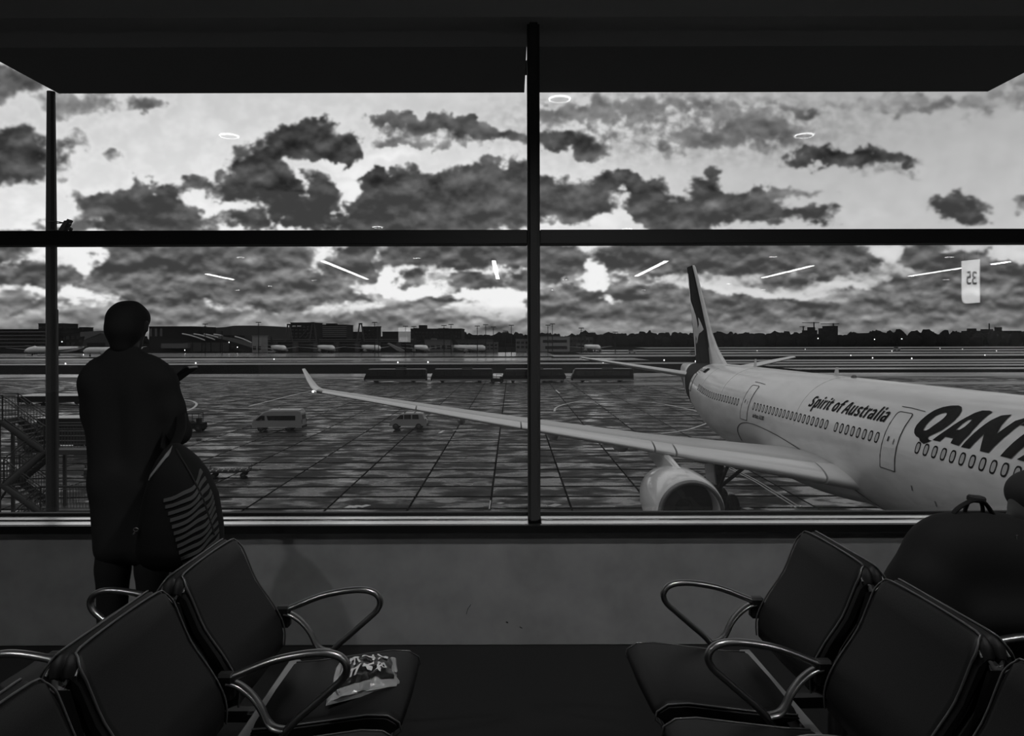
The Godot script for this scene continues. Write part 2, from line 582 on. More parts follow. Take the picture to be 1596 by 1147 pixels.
func make_materials() -> void:
	M.floor = paint(0.014, 0.5, 0.0, 0.4)
	M.ceiling = paint(0.7, 0.9)
	M.hall = paint(0.5, 0.85)
	M.panel = paint(0.36, 0.6)
	M.panel.albedo_texture = noise_texture(4, 0.01, 4, [[0.0, 0.86], [0.5, 0.94], [1.0, 1.0]])
	M.panel.uv1_triplanar = true
	M.panel.uv1_world_triplanar = true
	M.panel.uv1_scale = Vector3.ONE * 0.6
	M.frame = paint(0.055, 0.5, 0.0, 0.4)
	M.ledge = paint(0.9, 0.2, 1.0)
	M.sill_front = paint(0.014, 0.16)
	M.trim = paint(0.4, 0.4, 1.0)
	M.bulkhead = paint(0.6, 0.85)
	M.glass = paint(1.0, 0.0)
	M.glass.albedo_color = Color(1, 1, 1, 0.02)
	M.glass.transparency = BaseMaterial3D.TRANSPARENCY_ALPHA
	M.canopy = paint(0.2, 0.85, 0.0, 0.2)
	M.post = paint(0.035, 0.6)
	M.steel = paint(0.045, 0.55)
	M.galvanised = paint(0.3, 0.45, 0.6)
	M.leather = paint(0.0055, 0.52, 0.0, 0.32)
	M.leather.normal_enabled = true
	M.leather.normal_scale = 0.25
	M.leather.normal_texture = noise_texture(9, 0.08, 3, [], 512, true, 3.0)
	M.leather.uv1_triplanar = true
	M.leather.uv1_scale = Vector3.ONE * 6.0
	M.shell = paint(0.012, 0.5)
	M.piping = paint(0.06, 0.35)
	M.alloy = paint(0.26, 0.34, 1.0)
	M.beam = paint(0.42, 0.42, 1.0)
	M.cloth = paint(0.030, 0.9, 0.0, 0.2)
	M.cloth_dark = paint(0.026, 0.9, 0.0, 0.2)
	M.hair = paint(0.028, 0.7, 0.0, 0.3)
	M.skin = paint(0.06, 0.7)
	M.shoe = paint(0.012, 0.5)
	M.nylon = paint(0.010, 0.8, 0.0, 0.3)
	M.stripe = paint(0.075, 0.8)
	M.strap = paint(0.2, 0.7)
	M.rubber = paint(0.012, 0.85)
	M.bag_clear = paint(0.26, 0.28)
	M.bag_black = paint(0.012, 0.3)
	M.bag_print = paint(0.62, 0.45)
	M.chrome = paint(0.6, 0.2, 1.0)
	# wet concrete and asphalt
	var wet := noise_texture(21, 0.006, 6, [[0.0, 0.08], [0.30, 0.16], [0.46, 0.5], [0.6, 0.8], [1.0, 0.95]], 1024)
	var stain := noise_texture(33, 0.008, 6, [[0.0, 0.30], [0.4, 0.62], [0.6, 0.86], [1.0, 1.0]], 1024)
	M.slab = []
	for k in 5:
		var m := paint(SLAB_TONES[k], 1.0, 0.0, 0.42)
		m.albedo_texture = stain
		m.roughness_texture = wet
		m.uv1_triplanar = true
		m.uv1_world_triplanar = true
		m.uv1_scale = Vector3(0.031, 0.031, 0.052)
		m.uv1_offset = Vector3(0.13 * k, 0, 0.29 * k)
		M.slab.append(m)
	M.slab_tinted = M.slab[0].duplicate()
	M.slab_tinted.albedo_color = Color.WHITE
	M.slab_tinted.vertex_color_use_as_albedo = true
	M.joint = paint(0.012, 0.95, 0.0, 0.1)
	M.asphalt = paint(0.04, 1.0)
	M.asphalt.albedo_texture = stain
	M.asphalt.roughness_texture = wet
	M.asphalt.uv1_triplanar = true
	M.asphalt.uv1_world_triplanar = true
	M.asphalt.uv1_scale = Vector3(0.006, 0.006, 0.02)
	M.wet = paint(0.07, 0.16)
	M.wet_dull = paint(0.06, 0.34)
	M.grass = paint(0.010, 1.0, 0.0, 0.0)
	M.marking = paint(0.55, 0.45)
	# the jet
	M.white_paint = paint(0.86, 0.32)
	M.white_paint.clearcoat_enabled = true
	M.white_paint.clearcoat = 0.5
	M.white_paint.clearcoat_roughness = 0.12
	M.white_paint.albedo_texture = noise_texture(51, 0.012, 5, [[0.0, 0.86], [0.5, 0.95], [1.0, 1.0]])
	M.white_paint.uv1_triplanar = true
	M.white_paint.uv1_scale = Vector3(0.15, 0.15, 0.04)
	M.fairing = paint(0.76, 0.4)
	M.wing = paint(0.52, 0.36, 0.2)
	M.slat = paint(0.74, 0.3, 0.3)
	M.cowl = paint(0.74, 0.28)
	M.cowl.clearcoat_enabled = true
	M.cowl.clearcoat = 0.6
	M.cowl.clearcoat_roughness = 0.08
	M.lip = paint(0.16, 0.4, 0.7)
	M.tail_dark = paint(0.012, 0.75, 0.0, 0.18)
	M.tail_band = paint(0.016, 0.7, 0.0, 0.2)
	M.tail_grey = paint(0.32, 0.3, 0.6)
	M.letter = paint(0.006, 0.8, 0.0, 0.12)
	M.seam = paint(0.03, 0.7)
	M.shade = paint(0.5, 0.3)
	M.black = paint(0.006, 0.8, 0.0, 0.2)
	M.window_dark = paint(0.012, 0.12)
	M.lamp_soft = glow(1.2)
	M.lamp_point = glow(6.0)
	# vehicles and buildings
	M.van = paint(0.26, 0.35)
	M.bus = paint(0.012, 0.6, 0.0, 0.25)
	M.bus_pale = paint(0.2, 0.4)
	M.roof_pale = paint(0.55, 0.4)
	M.b_dark = paint(0.022, 0.9, 0.0, 0.2)
	M.b_mid = paint(0.07, 0.9, 0.0, 0.2)
	M.b_grey = paint(0.14, 0.9, 0.0, 0.2)
	M.b_pale = paint(0.26, 0.9, 0.0, 0.2)
	M.b_bright = paint(0.6, 0.6)
	M.leaf = paint(0.012, 1.0, 0.0, 0.0)

# ---------------------------------------------------------------- the lounge

func make_room() -> void:
	var l := -13.0
	var r := 15.0
	var back := 24.0
	solid("floor", Geo.new().box(Vector3((l + r) / 2, -0.15, (back - WALL) / 2 - 0.2), Vector3(r - l + 0.6, 0.3, back + WALL + 1.0)), M.floor)
	solid("ceiling", Geo.new().box(Vector3((l + r) / 2, CEIL + 0.15, (back - WALL) / 2 - 0.2), Vector3(r - l + 0.6, 0.3, back + WALL + 1.0)), M.ceiling)
	solid("wall_back", Geo.new().box(Vector3((l + r) / 2, CEIL / 2, back + 0.15), Vector3(r - l + 0.6, CEIL, 0.3)), M.hall)
	solid("wall_left", Geo.new().box(Vector3(l - 0.15, CEIL / 2, (back - WALL) / 2), Vector3(0.3, CEIL, back + WALL)), M.hall)
	solid("wall_right", Geo.new().box(Vector3(r + 0.15, CEIL / 2, (back - WALL) / 2), Vector3(0.3, CEIL, back + WALL)), M.hall)
	# the window wall: a low panelled apron below, a bulkhead above, piers at the ends
	var w := setting("wall_front")
	part(w, "low_panel", Geo.new().box(Vector3(0.11, 0.276, -WALL - 0.14), Vector3(12.8, 0.552, 0.28), 0.003), M.panel)
	part(w, "bulkhead", Geo.new().box(Vector3(0.11, 4.5, -WALL - 0.2), Vector3(12.8, 2.86, 0.4)), M.bulkhead)
	part(w, "pier", Geo.new().box(Vector3((l - 6.29) / 2, 3.0, -WALL - 0.2), Vector3(-6.29 - l, 6.0, 0.4)), M.hall)
	part(w, "pier", Geo.new().box(Vector3((r + 6.51) / 2, 3.0, -WALL - 0.2), Vector3(r - 6.51, 6.0, 0.4)), M.hall)
	part(w, "facade", Geo.new().box(Vector3(1.0, -4.3, -WALL - 0.25), Vector3(28.6, 8.0, 0.3)), M.hall)
	part(w, "panel_edge", Geo.new().box(Vector3(0.11, 0.5535, -WALL + 0.003), Vector3(12.8, 0.005, 0.008)), M.trim)
	var scuff := Geo.new()
	scuff.tube([at(726, 957, WALL), at(728, 949, WALL), at(733, 942, WALL)], 0.0016, 5)
	part(w, "scuff_mark", scuff, M.seam)
	part(w, "scuff_mark", Geo.new().tube([at(788, 969, WALL), at(791, 970, WALL)], 0.003, 5), M.seam)
	part(w, "scuff_mark", Geo.new().tube([at(809, 977, WALL), at(813, 979, WALL)], 0.002, 5), M.seam)


func make_window() -> void:
	var w := setting("window_1")
	var xs := [-6.29, -3.09, 0.11, 3.31, 6.51]
	for x: float in xs:
		var g := Geo.new()
		g.box(Vector3(x, 1.85, -GLASS + 0.035), Vector3(0.062, 2.52, 0.11), 0.004)
		g.box(Vector3(x, 1.85, -GLASS + 0.10), Vector3(0.040, 2.52, 0.03), 0.003)
		part(w, "mullion", g, M.frame)
	for k in 4:
		var x0: float = xs[k] + 0.031
		var x1: float = xs[k + 1] - 0.031
		var mid := (x0 + x1) / 2
		part(w, "transom", Geo.new().box(Vector3(mid, 2.008, -GLASS + 0.03), Vector3(x1 - x0, 0.072, 0.10), 0.004), M.frame)
		part(w, "pane", Geo.new().box(Vector3(mid, 1.29, -GLASS), Vector3(x1 - x0, 1.364, 0.012)), M.glass)
		part(w, "pane", Geo.new().box(Vector3(mid, 2.562, -GLASS), Vector3(x1 - x0, 1.036, 0.012)), M.glass)
		part(w, "gasket", Geo.new().box(Vector3(mid, 0.607, -GLASS + 0.015), Vector3(x1 - x0, 0.012, 0.02)), M.rubber)
		part(w, "sill", Geo.new().box(Vector3(mid, 0.585, -GLASS + 0.070), Vector3(x1 - x0, 0.036, 0.088), 0.002), M.ledge)
		part(w, "sill_edge", Geo.new().box(Vector3(mid, 0.579, -GLASS + 0.158), Vector3(x1 - x0, 0.036, 0.084), 0.002), M.ledge)
	part(w, "head", Geo.new().box(Vector3(0.11, 3.12, -GLASS + 0.03), Vector3(12.8, 0.08, 0.16), 0.004), M.frame)
	part(w, "sill_nosing", Geo.new().box(Vector3(0.11, 0.575, -WALL + 0.026), Vector3(12.8, 0.040, 0.03), 0.004), M.sill_front)
	part(w, "outer_sill", Geo.new().box(Vector3(0.11, 0.56, -GLASS - 0.08), Vector3(12.8, 0.05, 0.14), 0.004), M.frame)


func mirrored(px: float, py: float) -> Vector3:
	# where on the ceiling a lamp hangs that shows at this place in the glass
	var l := (CEIL - EYE) * FOC / (HY - py)
	return Vector3((px - CX) / FOC * l, CEIL, l - 2.0 * GLASS)


func make_ceiling_lamps() -> void:
	var spots := [
		[873, 153, "nearest the window, right of the mullion"], [358, 210, "left, second from the window"], [1254, 211, "right, second from the window"], [589, 353, "left of centre, third from the window"],
		[978, 357, "right of centre, third from the window"], [375, 400, ""], [650, 402, ""], [1205, 401, ""], [1480, 402, ""], [490, 436, ""], [685, 436, ""], [880, 436, ""], [1135, 443, ""], [1475, 437, ""],
		[370, 451, ""], [420, 445, ""], [862, 452, ""], [1003, 452, ""], [1190, 452, ""], [1490, 446, ""],
	]
	var ring := Geo.new()
	var tr := []
	for i in 33:
		tr.append(Vector3(cos(TAU * i / 32.0) * 0.078, -0.008, sin(TAU * i / 32.0) * 0.078))
	ring.tube(tr, 0.0055, 6)
	var ring_mesh := ring.mesh()
	var can := Geo.new().lathe([Vector2(0.001, -0.004), Vector2(0.055, -0.004), Vector2(0.06, -0.012), Vector2(0.072, -0.012), Vector2(0.074, 0.002), Vector2(0.001, 0.004)], 20).mesh()
	var shine := glow(9.0)
	for s: Array in spots:
		var where := mirrored(s[0], s[1])
		var label: String = "round ceiling downlight mirrored faintly in the upper glass, " + s[2]
		if not s[2]:
			label = "small round downlight deep in the lounge ceiling, mirrored as a short dash in the glass"
		var t := thing("ceiling_downlight", label, "downlight", where, 0.0, "round ceiling downlights")
		part(t, "trim_ring", can, M.frame)
		part(t, "light_ring", ring_mesh, shine)
		var lamp := SpotLight3D.new()
		lamp.name = "downlight_beam"
		lamp.position = Vector3(0, -0.03, 0)
		lamp.rotation.x = -PI / 2
		lamp.spot_angle = 68.0
		lamp.spot_angle_attenuation = 0.9
		lamp.light_energy = 2.6 if where.z < 6.0 else 2.2
		lamp.light_size = 0.05
		lamp.spot_range = 40.0
		lamp.spot_attenuation = 2.0
		lamp.shadow_enabled = true
		t.add_child(lamp)
	var tubes := [[572, 432, 505, 403, "third"], [776, 432, 770, 403, "fourth"], [990, 428, 1041, 404, "fifth"], [1188, 431, 1268, 412, "sixth"], [1420, 429, 1497, 416, "seventh"], [1547, 410, 1573, 406, "last"], [363, 432, 323, 423, "second"]]
	var tube_glow := glow(11.0)
	for s: Array in tubes:
		var a := mirrored(s[0], s[1])
		var b := mirrored(s[2], s[3])
		var x := (a.x + b.x) / 2
		var z := (a.z + b.z) / 2
		var l := absf(a.z - b.z)
		var t := thing("strip_light", "ceiling strip light mirrored as a bright streak in the glass, " + s[4] + " of the row", "strip light", Vector3(x, CEIL, z), 0.0, "ceiling strip lights")
		part(t, "housing", Geo.new().box(Vector3(0, -0.02, 0), Vector3(0.14, 0.04, l + 0.06), 0.005), M.frame)
		part(t, "light_tube", Geo.new().box(Vector3(0, -0.047, 0), Vector3(0.10, 0.014, l), 0.004), tube_glow)
		var lamp := AreaLight3D.new()
		lamp.name = "strip_beam"
		lamp.position = Vector3(0, -0.06, 0)
		lamp.rotation.x = -PI / 2
		lamp.area_size = Vector2(0.1, l)
		lamp.light_energy = 1.8
		lamp.area_range = 40.0
		lamp.shadow_enabled = true
		t.add_child(lamp)


# ---------------------------------------------------------------- canopy over the window

func make_canopy() -> void:
	var under := 4.5
	var front := -9.8
	var rear := -WALL - 0.4
	var t := thing("roof_canopy", "dark flat roof canopy jutting out above the window", "canopy", Vector3.ZERO)
	var split := at(820, 143, 9.8).x
	part(t, "soffit", Geo.new().box(Vector3((-5.53 + split - 0.015) / 2, under + 0.2, (front + rear) / 2), Vector3(split - 0.015 + 5.53, 0.4, rear - front)), M.canopy)
	part(t, "soffit", Geo.new().box(Vector3((5.82 + split + 0.015) / 2, under + 0.2, (front + rear) / 2), Vector3(5.82 - split - 0.015, 0.4, rear - front)), M.canopy)
	part(t, "gap_bracket", Geo.new().box(Vector3(split, under + 0.15, -9.35), Vector3(0.12, 0.1, 0.22)), M.canopy)
	part(t, "gap_cover", Geo.new().box(Vector3(split, under + 0.1, (-7.6 + rear) / 2), Vector3(0.12, 0.15, rear + 7.6)), M.canopy)
	var p := thing("canopy_post", "slim dark steel post under the left corner of the canopy", "post", Vector3(-5.58, GROUND, -9.72))
	var rings := []
	for e: Array in [[0.0, 0.105], [0.35, 0.10], [0.36, 0.068], [6.0, 0.066], [11.0, 0.058], [under - GROUND, 0.044]]:
		var r := PackedVector3Array()
		for k in 8:
			var a := TAU * (k + 0.5) / 8
			r.append(Vector3(cos(a) * e[1] * 1.08, e[0], sin(a) * e[1] * 1.08))
		rings.append(r)
	part(p, "shaft", Geo.new().loft(rings, true, true, false), M.post)
	var rail := Geo.new().box(Vector3(0.075, 7.2, 0.02), Vector3(0.018, 6.0, 0.05), 0.003)
	part(p, "cable_tray", rail, M.post)
	# the camera clamped to the post
	var c := thing("security_camera", "small dark surveillance camera clamped to the canopy post", "camera", at(86, 352, 9.72))
	for dy: float in [0.055, -0.05]:
		var pts := []
		for k in 13:
			var a := TAU * k / 12.0
			pts.append(Vector3(cos(a) * 0.075, dy, sin(a) * 0.075))
		part(c, "clamp_band", Geo.new().tube(pts, 0.007, 6), M.steel)
		part(c, "clamp_bolt", Geo.new().tube([Vector3(-0.07, dy, 0.01), Vector3(-0.105, dy + 0.006, 0.01)], 0.006, 6), M.steel)
	part(c, "arm", Geo.new().tube([Vector3(0.06, 0.05, 0), Vector3(0.12, 0.05, 0.01), Vector3(0.16, 0.06, 0.02)], 0.008, 6), M.steel)
	var bx := Basis(Vector3(0, 0, 1), deg_to_rad(-32))
	part(c, "housing", Geo.new().box(Vector3(0.135, -0.005, 0.02), Vector3(0.075, 0.15, 0.08), 0.012, bx), M.steel)
	part(c, "sun_hood", Geo.new().box(Vector3(0.17, 0.035, 0.02), Vector3(0.03, 0.11, 0.1), 0.005, bx), M.steel)
	part(c, "lens", Geo.new().lathe([Vector2(0.001, 0), Vector2(0.022, 0), Vector2(0.024, 0.05), Vector2(0.001, 0.052)], 14, Transform3D(Basis(Vector3(0, 0, 1), deg_to_rad(-120)), Vector3(0.175, -0.015, 0.03))), M.steel)

# ---------------------------------------------------------------- apron and airfield

func make_apron() -> void:
	var base := setting("apron")
	part(base, "joint_bed", Geo.new().box(Vector3(0, GROUND - 0.30, -119), Vector3(340, 0.5, 206)), M.joint)
	var sx := 4.72
	var sz := 3.43
	var gap := 0.13
	var seal := 0.44
	var rng := RandomNumberGenerator.new()
	rng.seed = 11
	var shape := Geo.new().box(Vector3(0, -0.06, 0), Vector3(sx - gap, 0.12, sz - seal), 0.012).mesh()
	var rest := Geo.new()
	rest.tinted = true
	var built := 0
	for k in range(-8, 50):
		var d := 46.4 + sz * (k + 0.5)
		for j in range(-36, 37):
			var x := -1.3 + sx * (j + 0.5)
			var where := Vector3(x, GROUND + rng.randf_range(-0.003, 0.001), -d)
			var tilt := Basis.from_euler(Vector3(rng.randf_range(-0.0012, 0.0012), 0, rng.randf_range(-0.0012, 0.0012)))
			var tone := rng.randi_range(0, 4)
			if k >= -1 and d < 104.0 and absf(x) < 0.64 * d + 2.2 and built < 300:
				built += 1
				part(base, "slab", shape, M.slab[tone], Transform3D(tilt, where))
			elif absf(x) < 0.72 * d + 30.0:
				rest.tint = Color(SLAB_TONES[tone], SLAB_TONES[tone], SLAB_TONES[tone])
				rest.box(where + Vector3(0, -0.06, 0), Vector3(sx - gap, 0.12, sz - seal), 0.0, tilt)
	part(base, "far_slabs", rest, M.slab_tinted).set_meta("kind", "stuff")
	# painted lines
	var lines := [
		[[[864, 641], [867, 635], [885, 629], [915, 624.5], [965, 624.2], [1015, 627.5], [1053, 634], [1087, 642], [1104, 651], [1103, 659], [1088, 665], [1066, 671.5], [1030, 676]], 0.28],
		[[[388, 632], [420, 624], [462, 613.5], [497, 606]], 0.32], [[[283, 621.5], [298, 623.5], [306, 628], [302, 634], [290, 639], [270, 643]], 0.35], [[[40, 606], [75, 601], [130, 598]], 0.3],
		[[[1128, 727], [1170, 748], [1196, 764], [1240, 792]], 0.10], [[[1132, 726], [1174, 747], [1201, 763], [1246, 791]], 0.10], [[[1072, 705], [1095, 712]], 0.2],
		[[[706, 670.5], [742, 669]], 0.35], [[[684, 675], [691, 671]], 0.3], [[[540, 791], [548, 787.5]], 0.35], [[[550, 791], [558, 787]], 0.35], [[[560, 790], [574, 786.5]], 0.4], [[[762, 793], [764, 780]], 0.07],
		[[[776, 785], [783, 783.5]], 0.3], [[[858, 789.5], [870, 786]], 0.5], [[[1160, 794], [1170, 793]], 0.5], [[[866, 608], [872, 613]], 0.3],
		[[[95, 647], [100, 645], [118, 642], [140, 641]], 0.25], [[[0, 629], [60, 621]], 0.3],
	]
	for l: Array in lines:
		var pts := []
		for p: Array in l[0]:
			pts.append(on_ground(p[0], p[1]))
		part(base, "painted_line", ribbon(pts, l[1], 0.012), M.marking)


func ribbon(pts: Array, width: float, high: float) -> Geo:
	# a flat painted band a little above the ground, smoothed through its points
	var g := Geo.new()
	var c := Curve3D.new()
	for i in pts.size():
		var a: Vector3 = pts[maxi(i - 1, 0)]
		var b: Vector3 = pts[mini(i + 1, pts.size() - 1)]
		c.add_point(pts[i], (a - b) / 6.0, (b - a) / 6.0)
	var n := maxi(2, pts.size() * 4)
	var rings := []
	for i in n + 1:
		var p := c.sample_baked(c.get_baked_length() * i / n)
		var q := c.sample_baked(minf(c.get_baked_length() * (i + 0.3) / n, c.get_baked_length()))
		var o := c.sample_baked(c.get_baked_length() * maxf(i - 0.3, 0.0) / n)
		var side := (q - o).cross(Vector3.UP).normalized() * width * 0.5
		rings.append(PackedVector3Array([p - side, p - side + Vector3(0, high, 0), p + side + Vector3(0, high, 0), p + side]))
	return g.loft(rings, true, true, false)


func make_airfield() -> void:
	solid("grass_field", Geo.new().box(Vector3(0, GROUND - 0.55, -1700), Vector3(7000, 1.0, 3600)), M.grass)
	# pavements beyond the apron: picture rows of their near and far edges, columns of their ends
	var strips := [
		[592, 583, -3000, 4600, "asphalt", 0.0], [586.5, 582, -3000, 4600, "wet", 0.0], [567.5, 565.2, -3000, 2300, "wet_dull", 0.0], [564.4, 560.5, -3000, 840, "asphalt", 0.0], [559.8, 557.0, -3000, 860, "wet_dull", -0.01], [555.6, 549.3, -3000, 860, "wet", 0.004],
		[556, 553.3, 860, 2600, "wet_dull", 0.004], [551.8, 549.6, 900, 3600, "wet", -0.006], [547.6, 545.8, 880, 3600, "wet_dull", 0.0], [563.5, 561, 1100, 3800, "wet_dull", 0.012], [571, 568.5, 1180, 3800, "wet_dull", 0.02],
		[577, 574.2, 1230, 3800, "wet", 0.0], [543.6, 542, 1000, 3600, "wet_dull", 0.0], [562, 558.5, 560, 1000, "wet", 0.03], [601, 597, 900, 3800, "wet_dull", 0.0], [589, 586, 1240, 3800, "wet_dull", -0.01],
	]
	var k := 0
	for s: Array in strips:
		var dn := ground_depth(s[0])
		var df := ground_depth(s[1])
		var x0: float = (s[2] - CX) / FOC * (dn + df) / 2
		var x1: float = (s[3] - CX) / FOC * (dn + df) / 2
		k += 1
		var o := solid("taxiway" if k == 1 else "taxiway_%03d" % (k - 1), Geo.new().box(Vector3((x0 + x1) / 2, GROUND - 0.04 + 0.004 * k, -(dn + df) / 2), Vector3(x1 - x0, 0.08, df - dn), 0.0, Basis(Vector3.UP, s[5])), M[s[4]])
		o.set_meta("kind", "structure")
	# little marker lights along the taxiways
	var lamp := Geo.new().lathe([Vector2(0.001, 0.0), Vector2(0.28, 0.0), Vector2(0.3, 0.3), Vector2(0.2, 0.62), Vector2(0.001, 0.7)], 8).mesh()
	var n := 0
	for p: Array in [[102, 566.5], [130, 552], [305, 566], [427, 560], [1084, 565], [1035, 563], [1360, 560], [1180, 548], [1390, 549], [1421, 561], [1255, 546], [1500, 546], [1553, 549], [1535, 556], [1326, 556], [1465, 545], [620, 565.6], [667, 565.2], [940, 566]]:
		n += 1
		var t := thing("taxiway_light", "tiny lit marker light beside the far taxiways", "marker light", on_ground(p[0], p[1]), 0.0, "taxiway marker lights")
		part(t, "light_body", lamp, M.lamp_soft)

# ---------------------------------------------------------------- the parked jet
# Own axes: x to port, y up from the ground, z towards the nose; s runs aft from the nose, t to starboard.

const FUSELAGE := [
	# s, radius, height of the centre
	[0.0, 0.06, 4.35], [0.3, 0.62, 4.38], [0.9, 1.14, 4.46], [1.8, 1.66, 4.60], [3.0, 2.12, 4.77], [4.5, 2.50, 4.92], [6.5, 2.75, 5.02], [8.5, 2.82, 5.05], [39.0, 2.82, 5.05], [42.0, 2.72, 5.16],
	[45.0, 2.48, 5.39], [48.0, 2.14, 5.70], [51.0, 1.72, 6.05], [54.0, 1.20, 6.45], [56.0, 0.80, 6.80], [57.3, 0.46, 7.10], [57.7, 0.30, 7.16],
]


func hull(s: float, ang: float, off := 0.0) -> Vector3:
	# a point of the fuselage skin; ang from the starboard side upwards
	var i := 0
	while i < FUSELAGE.size() - 2 and s > FUSELAGE[i + 1][0]:
		i += 1
	var a: Array = FUSELAGE[i]
	var b: Array = FUSELAGE[i + 1]
	var k: float = clampf((s - a[0]) / (b[0] - a[0]), 0.0, 1.0)
	var r: float = lerpf(a[1], b[1], k) + off
	return Vector3(-r * cos(ang), lerpf(a[2], b[2], k) + r * sin(ang), -s)


func hull_arc(p: Vector2, off := 0.03) -> Vector3:
	# p.x along s, p.y metres round the skin above the middle
	return hull(p.x, p.y / 2.84, off)


func airfoil(le: Vector3, chord: float, thick: float, span_dir: Vector3, u0 := 0.0, u1 := 1.0, camber := 0.02, n := 9) -> PackedVector3Array:
	# a ring round a wing section from chord fraction u0 to u1; chord runs aft (-z), thickness across span_dir
	var up := Vector3(0, 0, -1).cross(span_dir).normalized()
	if up.y < 0 or (absf(up.y) < 0.01 and up.x < 0):
		up = -up
	var ring := PackedVector3Array()
	for side in 2:
		for i in n:
			var k := float(i) / (n - 1)
			if side == 1:
				k = 1.0 - k
			var u := u0 + (u1 - u0) * (1.0 - cos(k * PI * 0.5) if u0 < 0.01 else k)
			var y := 5.0 * thick * (0.2969 * sqrt(u) - 0.126 * u - 0.3516 * u * u + 0.2843 * u * u * u - 0.1036 * u * u * u * u)
			var m := camber * 4.0 * u * (1.0 - u)
			ring.append(le + Vector3(0, 0, -chord * u) + up * chord * (m + (y if side == 0 else -y) + 0.0003))
	return ring


func wing_station(t: float) -> Array:
	# leading edge s, chord, height, thickness
	var tab := [[1.0, 17.5, 12.3, 3.50, 0.105], [2.8, 18.75, 11.1, 3.66, 0.10], [9.4, 23.35, 7.3, 4.34, 0.088], [18.0, 29.35, 5.15, 5.20, 0.085], [26.0, 34.95, 3.2, 6.08, 0.085], [29.0, 37.0, 2.5, 6.42, 0.085]]
	var i := 0
	while i < tab.size() - 2 and t > tab[i + 1][0]:
		i += 1
	var k: float = (t - tab[i][0]) / (tab[i + 1][0] - tab[i][0])
	return [lerpf(tab[i][1], tab[i + 1][1], k), lerpf(tab[i][2], tab[i + 1][2], k), lerpf(tab[i][3], tab[i + 1][3], k), lerpf(tab[i][4], tab[i + 1][4], k)]


func wing_ring(t: float, side: float, u0: float, u1: float, grow := 1.0) -> PackedVector3Array:
	var w := wing_station(t)
	return airfoil(Vector3(-t * side, w[2], -w[0]), w[1], w[3] * grow, Vector3(1, 0, 0), u0, u1, 0.018)


